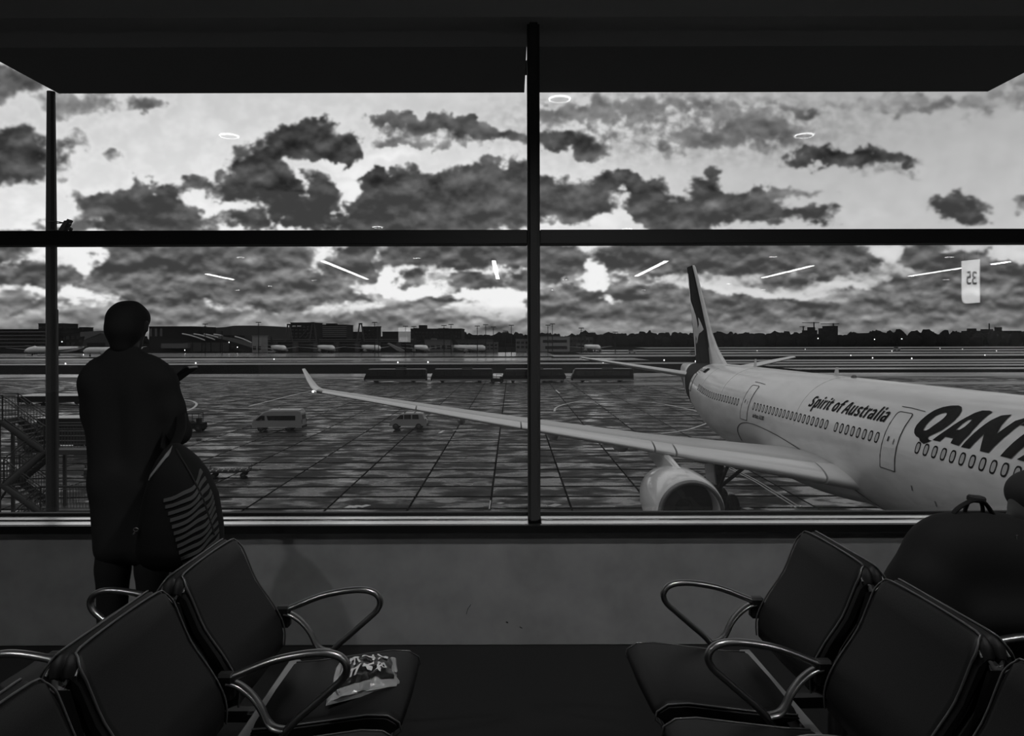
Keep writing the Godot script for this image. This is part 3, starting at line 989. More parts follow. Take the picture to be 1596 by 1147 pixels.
func make_jet() -> void:
	var j := thing("passenger_jet", "large white passenger jet with dark tail parked on the wet apron", "airplane", Vector3(17.585, GROUND, -15.459), 0.0322)
	var n := 48
	# fuselage, and the tail in bands
	var bands := [
		["fuselage", M.white_paint, func(_a: float) -> float: return 0.0, func(_a: float) -> float: return 47.3, 34],
		["tail_band", M.tail_band, func(_a: float) -> float: return 47.3, func(a: float) -> float: return 50.0 + 3.6 * maxf(0.0, sin(a)), 6],
		["tail_stripe", M.white_paint, func(a: float) -> float: return 50.0 + 3.6 * maxf(0.0, sin(a)), func(a: float) -> float: return 51.0 + 3.6 * maxf(0.0, sin(a)), 3],
		["tail_cone", M.tail_grey, func(a: float) -> float: return 51.0 + 3.6 * maxf(0.0, sin(a)), func(_a: float) -> float: return 57.7, 9],
	]
	for b: Array in bands:
		var rings := []
		for i in b[4] + 1:
			var ring := PackedVector3Array()
			for k in n:
				var a := TAU * k / n
				var u: float = float(i) / b[4]
				var s: float = lerpf(b[2].call(a), b[3].call(a), u * u if b[0] == "fuselage" and u < 0.3 else u)
				if b[0] == "fuselage" and u < 0.3:
					s = 47.3 * u * u / 0.3
				ring.append(hull(s, a))
			rings.append(ring)
		part(j, b[0], Geo.new().loft(rings), b[1])
	# belly fairing
	var fr := []
	for i in 17:
		var u := float(i) / 16
		var s := lerpf(17.6, 34.2, u)
		var f := pow(maxf(0.0, 1.0 - pow(absf(u * 2.0 - 1.0), 2.6)), 0.5) + 0.01
		var ring := PackedVector3Array()
		for k in 32:
			var a := TAU * k / 32
			ring.append(Vector3(-cos(a) * (2.93 * f), 3.25 + sin(a) * (1.55 if sin(a) > 0 else 1.12) * f, -s))
		fr.append(ring)
	part(j, "belly_fairing", Geo.new().loft(fr), M.fairing)
	# wings
	var down := [3.4, 9.0, 9.9, 16.2, 22.2, 28.6]
	for side: float in [1.0, -1.0]:
		var rings := []
		for t: float in [1.0, 2.8, 6.0, 9.4, 13.5, 18.0, 22.0, 26.0, 29.0]:
			rings.append(wing_ring(t, side, 0.13, 1.0))
		var w := part(j, "wing", Geo.new().loft(rings), M.wing)
		for k in down.size() - 1:
			var sr := []
			for q in 4:
				sr.append(wing_ring(lerpf(down[k] + 0.04, down[k + 1] - 0.04, q / 3.0), side, 0.0, 0.132, 1.04))
			part(w, "slat", Geo.new().loft(sr), M.slat)
		part(w, "root_glove", Geo.new().loft([wing_ring(1.2, side, 0.0, 0.135), wing_ring(3.36, side, 0.0, 0.135)]), M.fairing)
		for q: Array in [[6.6, 1.0], [10.6, 1.15], [14.2, 1.0], [19.6, 0.85]]:
			var ws := wing_station(q[0])
			var cr := []
			for i in 9:
				var u := i / 8.0
				var r: float = 0.42 * q[1] * sqrt(maxf(0.0, 1.0 - pow(absf(u * 2.0 - 1.0), 2.2))) + 0.01
				var ring := PackedVector3Array()
				for k in 10:
					var a := TAU * k / 10
					ring.append(Vector3(-(q[0] as float) * side + cos(a) * r * 0.7, ws[2] - 0.42 + sin(a) * r - 0.25 * u, -(ws[0] + ws[1] * 0.50 + u * 4.6 * q[1])))
				cr.append(ring)
			part(w, "flap_fairing", Geo.new().loft(cr), M.wing)
		# winglet
		var tip := wing_station(29.0)
		var wl := [wing_ring(29.0, side, 0.0, 1.0)]
		for e: Array in [[29.45, 37.7, 2.1, 6.62, 0.55], [29.9, 38.5, 1.7, 7.05, 0.8], [30.55, 39.9, 0.9, 7.78, 0.9]]:
			wl.append(airfoil(Vector3(-(e[0] as float) * side, e[3], -(e[1] as float)), e[2], 0.08, Vector3(cos(e[4]), -side * sin(e[4]), 0), 0.0, 1.0, 0.0))
		part(w, "winglet", Geo.new().loft(wl), M.slat)
		part(w, "tip_light", Geo.new().ball(Vector3(-29.25 * side, 6.42, -37.25), Vector3(0.07, 0.06, 0.12), 8, 6), M.lamp_point)
		# engine
		var ex := -9.37 * side
		var en := Transform3D(Basis(Vector3.RIGHT, PI / 2), Vector3(ex, 2.35, -18.8))
		var cowl := part(j, "engine_cowl", Geo.new().lathe([Vector2(1.42, -0.16), Vector2(1.505, -0.35), Vector2(1.58, -0.9), Vector2(1.62, -1.8), Vector2(1.60, -2.8), Vector2(1.46, -4.0), Vector2(1.24, -5.2), Vector2(1.16, -5.2), Vector2(1.25, -4.2), Vector2(1.28, -1.6), Vector2(1.25, -0.5), Vector2(1.28, -0.16), Vector2(1.42, -0.16)], 40, en), M.cowl)
		part(cowl, "intake_lip", Geo.new().lathe([Vector2(1.27, -0.17), Vector2(1.25, -0.08), Vector2(1.30, 0.0), Vector2(1.37, 0.0), Vector2(1.42, -0.05), Vector2(1.445, -0.17), Vector2(1.27, -0.17)], 40, en), M.lip)
		part(cowl, "fan", Geo.new().lathe([Vector2(0.001, -1.45), Vector2(1.27, -1.4), Vector2(1.27, -1.7), Vector2(0.001, -1.7)], 32, en), M.black)
		part(cowl, "spinner", Geo.new().lathe([Vector2(0.001, -0.85), Vector2(0.12, -0.95), Vector2(0.30, -1.2), Vector2(0.40, -1.44), Vector2(0.001, -1.45)], 20, en), M.tail_dark)
		part(cowl, "spinner_mark", Geo.new().tube([en * Vector3(0.10, -0.925, 0.03), en * Vector3(0.14, -0.95, 0.10), en * Vector3(0.08, -0.97, 0.17), en * Vector3(-0.03, -0.95, 0.15)], 0.018, 5), M.marking)
		part(cowl, "exhaust_cone", Geo.new().lathe([Vector2(0.001, -7.0), Vector2(0.32, -6.2), Vector2(0.62, -5.6), Vector2(0.86, -5.5), Vector2(0.92, -4.4), Vector2(0.001, -4.4)], 24, en), M.lip)
		var py := []
		for e: Array in [[19.9, 3.72, 3.86, 0.06], [21.2, 3.55, 3.98, 0.13], [22.8, 3.5, 4.16, 0.16], [24.2, 3.3, 4.28, 0.17], [27.0, 3.6, 4.2, 0.14], [29.0, 4.0, 4.1, 0.06]]:
			py.append(PackedVector3Array([Vector3(ex - e[3], e[1], -(e[0] as float)), Vector3(ex - e[3], e[2] - 0.1, -(e[0] as float)), Vector3(ex - e[3] * 0.5, e[2], -(e[0] as float)), Vector3(ex + e[3] * 0.5, e[2], -(e[0] as float)), Vector3(ex + e[3], e[2] - 0.1, -(e[0] as float)), Vector3(ex + e[3], e[1], -(e[0] as float))]))
		part(j, "engine_pylon", Geo.new().loft(py, true, true, false), M.cowl)
		# main gear
		var gx := -5.34 * side
		var gear := part(j, "main_gear", Geo.new().tube([Vector3(gx, 4.1, -28.4), Vector3(gx, 2.2, -28.7), Vector3(gx, 0.75, -28.85)], [0.28, 0.24, 0.17], 12), M.steel)
		part(gear, "side_brace", Geo.new().tube([Vector3(gx, 1.6, -28.75), Vector3(gx + 2.1 * side, 3.3, -28.6)], 0.11, 8), M.steel)
		part(gear, "drag_brace", Geo.new().tube([Vector3(gx, 1.5, -28.75), Vector3(gx, 3.5, -26.6)], 0.09, 8), M.steel)
		part(gear, "gear_door", Geo.new().box(Vector3(gx - 0.55 * side, 2.9, -28.6), Vector3(0.08, 1.9, 1.9), 0.03, Basis(Vector3(0, 0, 1), 0.12 * side)), M.fairing)
		part(gear, "bogie", Geo.new().box(Vector3(gx, 0.72, -28.85), Vector3(0.26, 0.28, 2.1), 0.06), M.steel)
		for e: Array in [[-0.5, -0.99], [0.5, -0.99], [-0.5, 0.99], [0.5, 0.99]]:
			part(gear, "wheel", Geo.new().lathe([Vector2(0.28, -0.2), Vector2(0.58, -0.22), Vector2(0.70, -0.12), Vector2(0.70, 0.12), Vector2(0.58, 0.22), Vector2(0.28, 0.2), Vector2(0.001, 0.14), Vector2(0.001, -0.14)], 24, Transform3D(Basis(Vector3(0, 0, 1), PI / 2), Vector3(gx + e[0], 0.70, -28.85 + e[1]))), M.rubber)
		# tailplane
		part(j, "tailplane", Geo.new().loft([airfoil(Vector3(-0.3 * side, 6.62, -50.3), 5.6, 0.10, Vector3(1, 0, 0), 0.0, 1.0, 0.0), airfoil(Vector3(-9.6 * side, 8.08, -56.0), 1.9, 0.09, Vector3(1, 0, 0), 0.0, 1.0, 0.0)]), M.slat)
	# nose gear
	var ng := part(j, "nose_gear", Geo.new().tube([Vector3(0, 3.0, -6.6), Vector3(0, 0.6, -6.75)], [0.16, 0.11], 10), M.steel)
	for e: float in [-0.32, 0.32]:
		part(ng, "wheel", Geo.new().lathe([Vector2(0.2, -0.13), Vector2(0.46, -0.14), Vector2(0.53, -0.07), Vector2(0.53, 0.07), Vector2(0.46, 0.14), Vector2(0.2, 0.13), Vector2(0.001, 0.1), Vector2(0.001, -0.1)], 20, Transform3D(Basis(Vector3(0, 0, 1), PI / 2), Vector3(e, 0.53, -6.75))), M.rubber)
	make_fin(j)
	make_jet_openings(j)
	make_jet_lettering(j)
	# small fittings on the back
	for e: Array in [[26.0, 0.45], [38.5, 0.55]]:
		part(j, "antenna", Geo.new().extrude(PackedVector2Array([Vector2(-0.25, 0), Vector2(0.25, 0), Vector2(-0.02, e[1]), Vector2(-0.2, e[1])]), -0.03, 0.03, Transform3D(Basis(Vector3.UP, PI / 2), hull(e[0], PI / 2, -0.02))), M.fairing)
	part(j, "beacon", Geo.new().ball(hull(24.0, PI / 2, 0.02), Vector3(0.14, 0.12, 0.14), 10, 6), M.lip)


const FIN_EDGE := [
	# height, leading edge s, where the dark paint starts, trailing edge s
	[7.55, 44.6, 48.0, 53.7], [7.95, 45.3, 48.1, 53.8], [8.4, 46.2, 48.35, 54.0], [9.07, 47.45, 48.8, 54.2], [10.35, 49.05, 49.75, 54.65], [12.5, 50.85, 51.5, 55.35], [14.9, 52.97, 53.55, 56.2], [15.95, 53.9, 54.45, 56.65], [16.15, 54.3, 54.7, 56.75],
]


func fin_at(h: float) -> Array:
	var i := 0
	while i < FIN_EDGE.size() - 2 and h > FIN_EDGE[i + 1][0]:
		i += 1
	var k: float = (h - FIN_EDGE[i][0]) / (FIN_EDGE[i + 1][0] - FIN_EDGE[i][0])
	return [lerpf(FIN_EDGE[i][1], FIN_EDGE[i + 1][1], k), lerpf(FIN_EDGE[i][2], FIN_EDGE[i + 1][2], k), lerpf(FIN_EDGE[i][3], FIN_EDGE[i + 1][3], k)]


func fin_half(s: float, h: float) -> float:
	var f := fin_at(h)
	var u: float = clampf((s - f[0]) / (f[2] - f[0]), 0.0, 1.0)
	return (f[2] - f[0]) * 0.45 * (0.2969 * sqrt(u) - 0.126 * u - 0.3516 * u * u + 0.2843 * u * u * u - 0.1036 * u * u * u * u)


func make_fin(j: Node3D) -> void:
	for piece in 3:
		var rings := []
		for e: Array in FIN_EDGE:
			var ring := PackedVector3Array()
			for side in 2:
				for i in 7:
					var k := i / 6.0
					if side == 1:
						k = 1.0 - k
					var hinge: float = lerpf(e[1], e[3], 0.70)
					var s: float = lerpf(e[1], e[2], k * k) if piece == 0 else lerpf(e[2], hinge, k) if piece == 1 else lerpf(hinge + 0.03, e[3], k)
					ring.append(Vector3((1.0 if side else -1.0) * (fin_half(s, e[0]) + 0.004), e[0], -s))
			rings.append(ring)
		part(j, ["fin_edge", "tail_fin", "rudder"][piece], Geo.new().loft(rings), [M.white_paint, M.tail_dark, M.tail_dark][piece])
	# the leaping animal in pale paint, and the thin pale lines along the leading edge
	var outline := PackedVector2Array()
	for p: Array in [[56.55, 15.6], [56.0, 15.55], [55.6, 14.45], [55.2, 13.12], [54.09, 12.48], [52.97, 11.75], [52.41, 11.17], [52.15, 10.62], [51.75, 10.95], [52.05, 11.55], [51.68, 11.45], [50.95, 11.0], [50.25, 10.52], [50.85, 10.33], [51.68, 10.2], [52.11, 9.92], [52.45, 9.5], [52.85, 9.3], [53.0, 9.5], [52.75, 9.75], [53.19, 10.03], [53.35, 9.2], [53.3, 8.35], [53.75, 8.3], [54.0, 9.4], [54.3, 10.5], [55.0, 12.2], [55.57, 13.5], [56.15, 14.7]]:
		outline.append(Vector2(p[0], p[1]))
	for side: float in [1.0, -1.0]:
		part(j, "tail_emblem", Geo.new().wrap(outline, 0.5, func(p: Vector2) -> Vector3: return Vector3(-side * (fin_half(p.x, p.y) + 0.035), p.y, -p.x), Vector3(-side, 0, 0)), M.white_paint)
	var band := PackedVector2Array()
	for e: Array in FIN_EDGE.slice(3):
		band.append(Vector2(e[2] - 0.22, e[0]))
	var back := FIN_EDGE.slice(3)
	back.reverse()
	for e: Array in back:
		band.append(Vector2(e[2] - 0.02, e[0]))
	part(j, "fin_line", Geo.new().wrap(band, 0.8, func(p: Vector2) -> Vector3: return Vector3(-(fin_half(p.x, p.y) + 0.03), p.y, -p.x), Vector3(-1, 0, 0)), M.letter)


func make_jet_openings(j: Node3D) -> void:
	var ring := Geo.new()
	var pane := Geo.new()
	var outer := []
	var inner := []
	for i in 20:
		var a := TAU * i / 20
		var c := Vector2(signf(cos(a)) * pow(absf(cos(a)), 0.75), signf(sin(a)) * pow(absf(sin(a)), 0.75))
		outer.append(Vector3(c.x * 0.15, c.y * 0.225, 0))
		inner.append(Vector3(c.x * 0.10, c.y * 0.165, 0))
	var deep := Vector3(0, 0, 0.009)
	var rings := []
	for e: Array in [[outer, Vector3.ZERO], [outer, deep], [inner, deep], [inner, Vector3.ZERO]]:
		var r := PackedVector3Array()
		for p: Vector3 in e[0]:
			r.append(p + e[1])
		rings.append(r)
	rings.append(rings[0])
	ring.loft(rings, false, false, false)
	var disc := []
	for e: float in [0.0, 0.008]:
		var r := PackedVector3Array()
		for p: Vector3 in inner:
			r.append(p + Vector3(0, 0, e))
		disc.append(r)
	pane.loft(disc, true, true, false)
	var ring_mesh := ring.mesh()
	var pane_mesh := pane.mesh()
	var places := []
	for k in 16:
		places.append(13.25 - 0.533 * k)
	for k in 8:
		places.append(16.25 + 0.527 * k)
	for k in 20:
		places.append(20.95 + 0.518 * k)
	for k in 20:
		places.append(33.75 + 0.533 * k)
	for s: float in places:
		var a := deg_to_rad(17.5)
		if s > 40.0:
			a += (s - 40.0) * 0.012
		if s < 6.0:
			continue
		for side: float in [1.0, -1.0]:
			var p := hull(s, a)
			var f := hull(s - 0.2, a) - hull(s + 0.2, a)
			var u := hull(s, a + 0.05) - hull(s, a - 0.05)
			p.x *= side
			f.x *= side
			u.x *= side
			var out := Vector3(-side * cos(a), sin(a), 0)
			var ax := f.normalized() * side
			var b := Basis(ax, out.cross(ax).normalized(), out)
			var w := part(j, "cabin_window", ring_mesh, M.letter, Transform3D(b, p + out * -0.002))
			if side > 0.0:
				part(w, "window_pane", pane_mesh, M.shade)
	# doors: a slightly proud panel with a dark seam
	for d: Array in [[14.62, 15.72, -0.23, 2.12], [31.62, 32.85, -0.06, 2.15], [46.6, 47.6, 0.2, 2.0], [3.9, 4.95, -0.1, 2.0]]:
		for side: float in [1.0, -1.0]:
			var flip := Vector3(side, 1, 1)
			var poly := PackedVector2Array()
			var c := 0.16
			for q: Array in [[0.0, c], [c, 0.0], [1.0, 0.0]]:
				pass
			var w: float = d[1] - d[0]
			var h: float = d[3] - d[2]
			for q: Vector2 in [Vector2(0.02, 0), Vector2(w - 0.02, 0), Vector2(w, 0.02), Vector2(w, h - c), Vector2(w - c * 0.3, h - c * 0.3), Vector2(w - c, h), Vector2(c, h), Vector2(c * 0.3, h - c * 0.3), Vector2(0, h - c), Vector2(0, 0.02)]:
				poly.append(Vector2(d[0] + q.x, d[2] + q.y))
			var panel := part(j, "cabin_door", Geo.new().wrap(poly, 0.35, func(p: Vector2) -> Vector3: return hull_arc(p, 0.012) * flip, Vector3(-side, 0, 0)), M.white_paint)
			var line := []
			for i in poly.size():
				var a := poly[i]
				var b := poly[(i + 1) % poly.size()]
				for k in 5:
					line.append(hull_arc(a.lerp(b, k / 5.0), 0.012) * flip)
			line.append(line[0])
			part(panel, "door_seam", Geo.new().tube(line, 0.022, 5), M.seam)
			part(panel, "door_handle", Geo.new().wrap(rect2(d[0] + 0.62 * w, d[2] + 0.45 * h, 0.10, 0.2), 0.2, func(p: Vector2) -> Vector3: return hull_arc(p, 0.03) * flip, Vector3(-side, 0, 0)), M.seam)
			part(panel, "door_notice", Geo.new().wrap(rect2(d[0] + 0.25 * w, d[2] + 0.42 * h, 0.05, 0.22), 0.2, func(p: Vector2) -> Vector3: return hull_arc(p, 0.03) * flip, Vector3(-side, 0, 0)), M.seam)
			part(panel, "rain_gutter", Geo.new().tube([hull_arc(Vector2(d[0] - 0.5, d[3] + 0.2), 0.012) * flip, hull_arc(Vector2((d[0] + d[1]) / 2, d[3] + 0.26), 0.012) * flip, hull_arc(Vector2(d[1] + 0.1, d[3] + 0.26), 0.012) * flip], 0.014, 5), M.seam)
	for e: Array in [[13.5, -0.75], [12.1, -1.05]]:
		part(j, "drain_mast", Geo.new().wrap(rect2(e[0], e[1], 0.06, 0.2), 0.2, func(p: Vector2) -> Vector3: return hull_arc(p, 0.02), Vector3(-1, 0, 0)), M.seam)
	# the dark seam where the belly fairing meets the hull
	var seam := []
	for e: Array in [[33.9, 3.5], [33.85, 4.0], [33.5, 4.4], [32.8, 4.68], [31.8, 4.85], [30.6, 4.9], [29.3, 4.86], [27.6, 4.76], [26.0, 4.62], [22.8, 4.2], [20.0, 3.55], [18.2, 2.85], [17.2, 2.3]]:
		var c := 5.05
		var a := asin(clampf((e[1] - c) / 2.85, -0.99, 0.99))
		seam.append(hull(e[0], a, 0.02))
	part(j, "fairing_seam", Geo.new().tube(curve_points(seam, 4), 0.02, 5), M.seam)
	# faint joints round the hull
	for s: float in [24.6, 37.6, 43.0]:
		var hoop := []
		for k in 13:
			hoop.append(hull(s, lerpf(0.15, 1.6, k / 12.0), 0.002))
		part(j, "panel_joint", Geo.new().tube(hoop, 0.012, 4), M.fairing)


func rect2(x: float, y: float, w: float, h: float) -> PackedVector2Array:
	return PackedVector2Array([Vector2(x, y), Vector2(x + w, y), Vector2(x + w, y + h), Vector2(x, y + h)])


const GLYPH := {
	"Q": [[[12.97, 1.05], [13.26, 1.12], [13.37, 1.22], [13.61, 1.26], [13.81, 1.36], [13.92, 1.5], [13.95, 1.68], [13.9, 1.9], [13.8, 2.17], [13.66, 2.44], [13.41, 2.66], [13.09, 2.8], [12.72, 2.86], [12.46, 2.8], [12.21, 2.62], [12.08, 2.41], [12.05, 2.15], [12.15, 1.9], [12.32, 1.69], [12.6, 1.5], [12.85, 1.36], [12.86, 1.29], [12.72, 1.23], [12.58, 1.24], [12.73, 1.15]],
		[[13.38, 1.57], [13.39, 1.75], [13.35, 1.97], [13.27, 2.19], [13.12, 2.34], [12.93, 2.42], [12.79, 2.39], [12.73, 2.29], [12.73, 2.13], [12.81, 1.97], [12.95, 1.79], [13.07, 1.63], [13.19, 1.55], [13.33, 1.53]]],
	"A": [[[12.54, 1.26], [12.11, 1.26], [11.93, 1.47], [11.47, 1.47], [11.48, 1.29], [11.0, 1.26], [10.89, 1.5], [10.78, 1.74], [10.75, 2.1], [10.75, 2.5], [10.72, 2.78], [10.94, 2.82], [11.28, 2.78], [11.47, 2.61], [11.63, 2.36], [11.86, 2.03], [12.06, 1.75], [12.32, 1.48]],
		[[11.59, 1.8], [11.52, 2.06], [11.4, 2.27], [11.24, 2.31], [11.23, 2.17], [11.28, 1.97], [11.42, 1.82]]],
	"N": [[[10.86, 1.24], [10.68, 1.63], [10.51, 2.04], [10.36, 2.4], [10.16, 2.68], [9.79, 2.79], [9.75, 2.55], [9.68, 2.26], [9.56, 1.94], [9.41, 2.26], [9.33, 2.54], [9.11, 2.71], [8.91, 2.76], [8.93, 2.55], [9.07, 2.02], [9.31, 1.48], [9.43, 1.25], [9.85, 1.25], [10.0, 1.61], [10.12, 1.84], [10.28, 1.49], [10.41, 1.25]], []],
	"T": [[[8.85, 1.24], [8.62, 1.75], [8.42, 2.2], [8.36, 2.38], [8.95, 2.4], [8.75, 2.72], [8.4, 2.8], [6.95, 2.8], [7.05, 2.42], [7.8, 2.4], [7.9, 2.15], [8.12, 1.72], [8.36, 1.24]], []],
	"S": [[[6.35, 1.26], [6.3, 1.6], [5.7, 1.58], [5.5, 1.72], [5.62, 1.84], [5.95, 2.0], [6.05, 2.3], [5.85, 2.62], [5.4, 2.8], [4.6, 2.8], [4.7, 2.48], [5.3, 2.46], [5.45, 2.34], [5.3, 2.22], [5.02, 2.05], [4.92, 1.75], [5.1, 1.42], [5.5, 1.26]], []],
}


func glyph(key: String, shift: float) -> Array:
	# the outline without its hole, cut into pieces that need none
	var outer := PackedVector2Array()
	for p: Array in GLYPH[key][0]:
		outer.append(Vector2(p[0] + shift, p[1]))
	var hole := PackedVector2Array()
	for p: Array in GLYPH[key][1]:
		hole.append(Vector2(p[0] + shift, p[1]))
	if hole.is_empty():
		return [outer]
	var mid := Vector2()
	for p in hole:
		mid += p / hole.size()
	var pieces := []
	for half: PackedVector2Array in [rect2(mid.x - 9.0, -9.0, 9.0, 18.0), rect2(mid.x, -9.0, 9.0, 18.0)]:
		for a: PackedVector2Array in Geometry2D.intersect_polygons(outer, half):
			pieces.append_array(Geometry2D.clip_polygons(a, hole))
	return pieces


func text_triangles(words: String, size: float, font_name := "Droid Sans", bold := false) -> Array:
	# the flat triangles of a line of lettering, x from 0, baseline at y = 0, and its width
	var font := SystemFont.new()
	font.font_names = PackedStringArray([font_name])
	if bold:
		font.font_weight = 700
	var tm := TextMesh.new()
	tm.text = words
	tm.font = font
	tm.font_size = 32
	tm.pixel_size = size / 32.0
	tm.depth = 0.0
	tm.curve_step = 1.0
	tm.horizontal_alignment = HORIZONTAL_ALIGNMENT_LEFT
	tm.vertical_alignment = VERTICAL_ALIGNMENT_BOTTOM
	var arr := tm.get_mesh_arrays()
	var v: PackedVector3Array = arr[Mesh.ARRAY_VERTEX]
	var idx: PackedInt32Array = arr[Mesh.ARRAY_INDEX] if arr[Mesh.ARRAY_INDEX] != null else PackedInt32Array(range(v.size()))
	var lo := Vector2(1e9, 1e9)
	var hi := Vector2(-1e9, -1e9)
	for p in v:
		lo = lo.min(Vector2(p.x, p.y))
		hi = hi.max(Vector2(p.x, p.y))
	var out := []
	for i in range(0, idx.size(), 3):
		var t := []
		for k in 3:
			t.append(Vector2(v[idx[i + k]].x - lo.x, v[idx[i + k]].y - lo.y))
		if absf((t[1] - t[0]).cross(t[2] - t[0])) > 1e-9:
			out.append(t)
	return [out, hi - lo]


func make_jet_lettering(j: Node3D) -> void:
	for e: Array in [["Q", 0.0], ["A", 0.0], ["N", 0.0], ["T", 0.0], ["A", -4.42], ["S", -0.2]]:
		var g := Geo.new()
		for piece: PackedVector2Array in glyph(e[0], e[1]):
			g.wrap(piece, 0.3, func(p: Vector2) -> Vector3: return hull_arc(p, 0.016), Vector3(-1, 0.3, 0))
		var o := part(j, "name_letter", g, M.letter)
		o.set_meta("label", "large slanted black letter " + e[0] + " on the hull")
	var sets := [["Spirit of Australia", 23.72, 16.25, 1.30, 0.92, 0.16, "hull_slogan", "black slanted slogan on the hull above the windows"], ["airbus A330", 30.65, 28.8, 0.22, 0.26, 0.0, "type_marking", "small black type marking"]]
	for e: Array in sets:
		var t := text_triangles(e[0], 1.0, "Droid Sans", true)
		var size: Vector2 = t[1]
		var tris := []
		for q: Array in t[0]:
			var r := []
			for p: Vector2 in q:
				var y: float = p.y / size.y * e[4]
				r.append(Vector2(e[1] + (e[2] - e[1]) * p.x / size.x - y * e[5], e[3] + y))
			tris.append(r)
		var o := part(j, e[6], Geo.new().wrap_tris(tris, 0.3, func(p: Vector2) -> Vector3: return hull_arc(p, 0.018), Vector3(-1, 0.3, 0)), M.letter)
		o.set_meta("label", e[7])
	part(j, "flag_marking", Geo.new().wrap(rect2(44.6, 2.35, 0.9, 0.55), 0.3, func(p: Vector2) -> Vector3: return hull_arc(p, 0.03), Vector3(-1, 0.3, 0)), M.letter)
	for k in 5:
		part(j, "registration_mark", Geo.new().wrap(rect2(45.7 + 0.3 * k, 2.4, 0.14, 0.4 if k != 2 else 0.12), 0.3, func(p: Vector2) -> Vector3: return hull_arc(p, 0.03), Vector3(-1, 0.3, 0)), M.letter)

# ---------------------------------------------------------------- things close outside

func rail_panel(parent: Node3D, a: Vector3, b: Vector3, high: float, bars: int, bar_mesh: Mesh) -> void:
	# handrail, mid rail, end posts and balusters between two points of a deck or a flight
	var up := Vector3(0, high, 0)
	part(parent, "handrail", Geo.new().tube([a + up, b + up], 0.026, 6), M.steel)
	part(parent, "handrail", Geo.new().tube([a + up * 0.86, b + up * 0.86], 0.018, 6), M.steel)
	part(parent, "bottom_rail", Geo.new().tube([a + up * 0.1, b + up * 0.1], 0.018, 6), M.steel)
	for e: Vector3 in [a, b]:
		part(parent, "rail_post", Geo.new().tube([e, e + up], 0.03, 6), M.steel)
	for k in range(1, bars):
		var p := a.lerp(b, float(k) / bars)
		part(parent, "baluster", bar_mesh, M.steel, Transform3D(Basis(), p + up * 0.1))


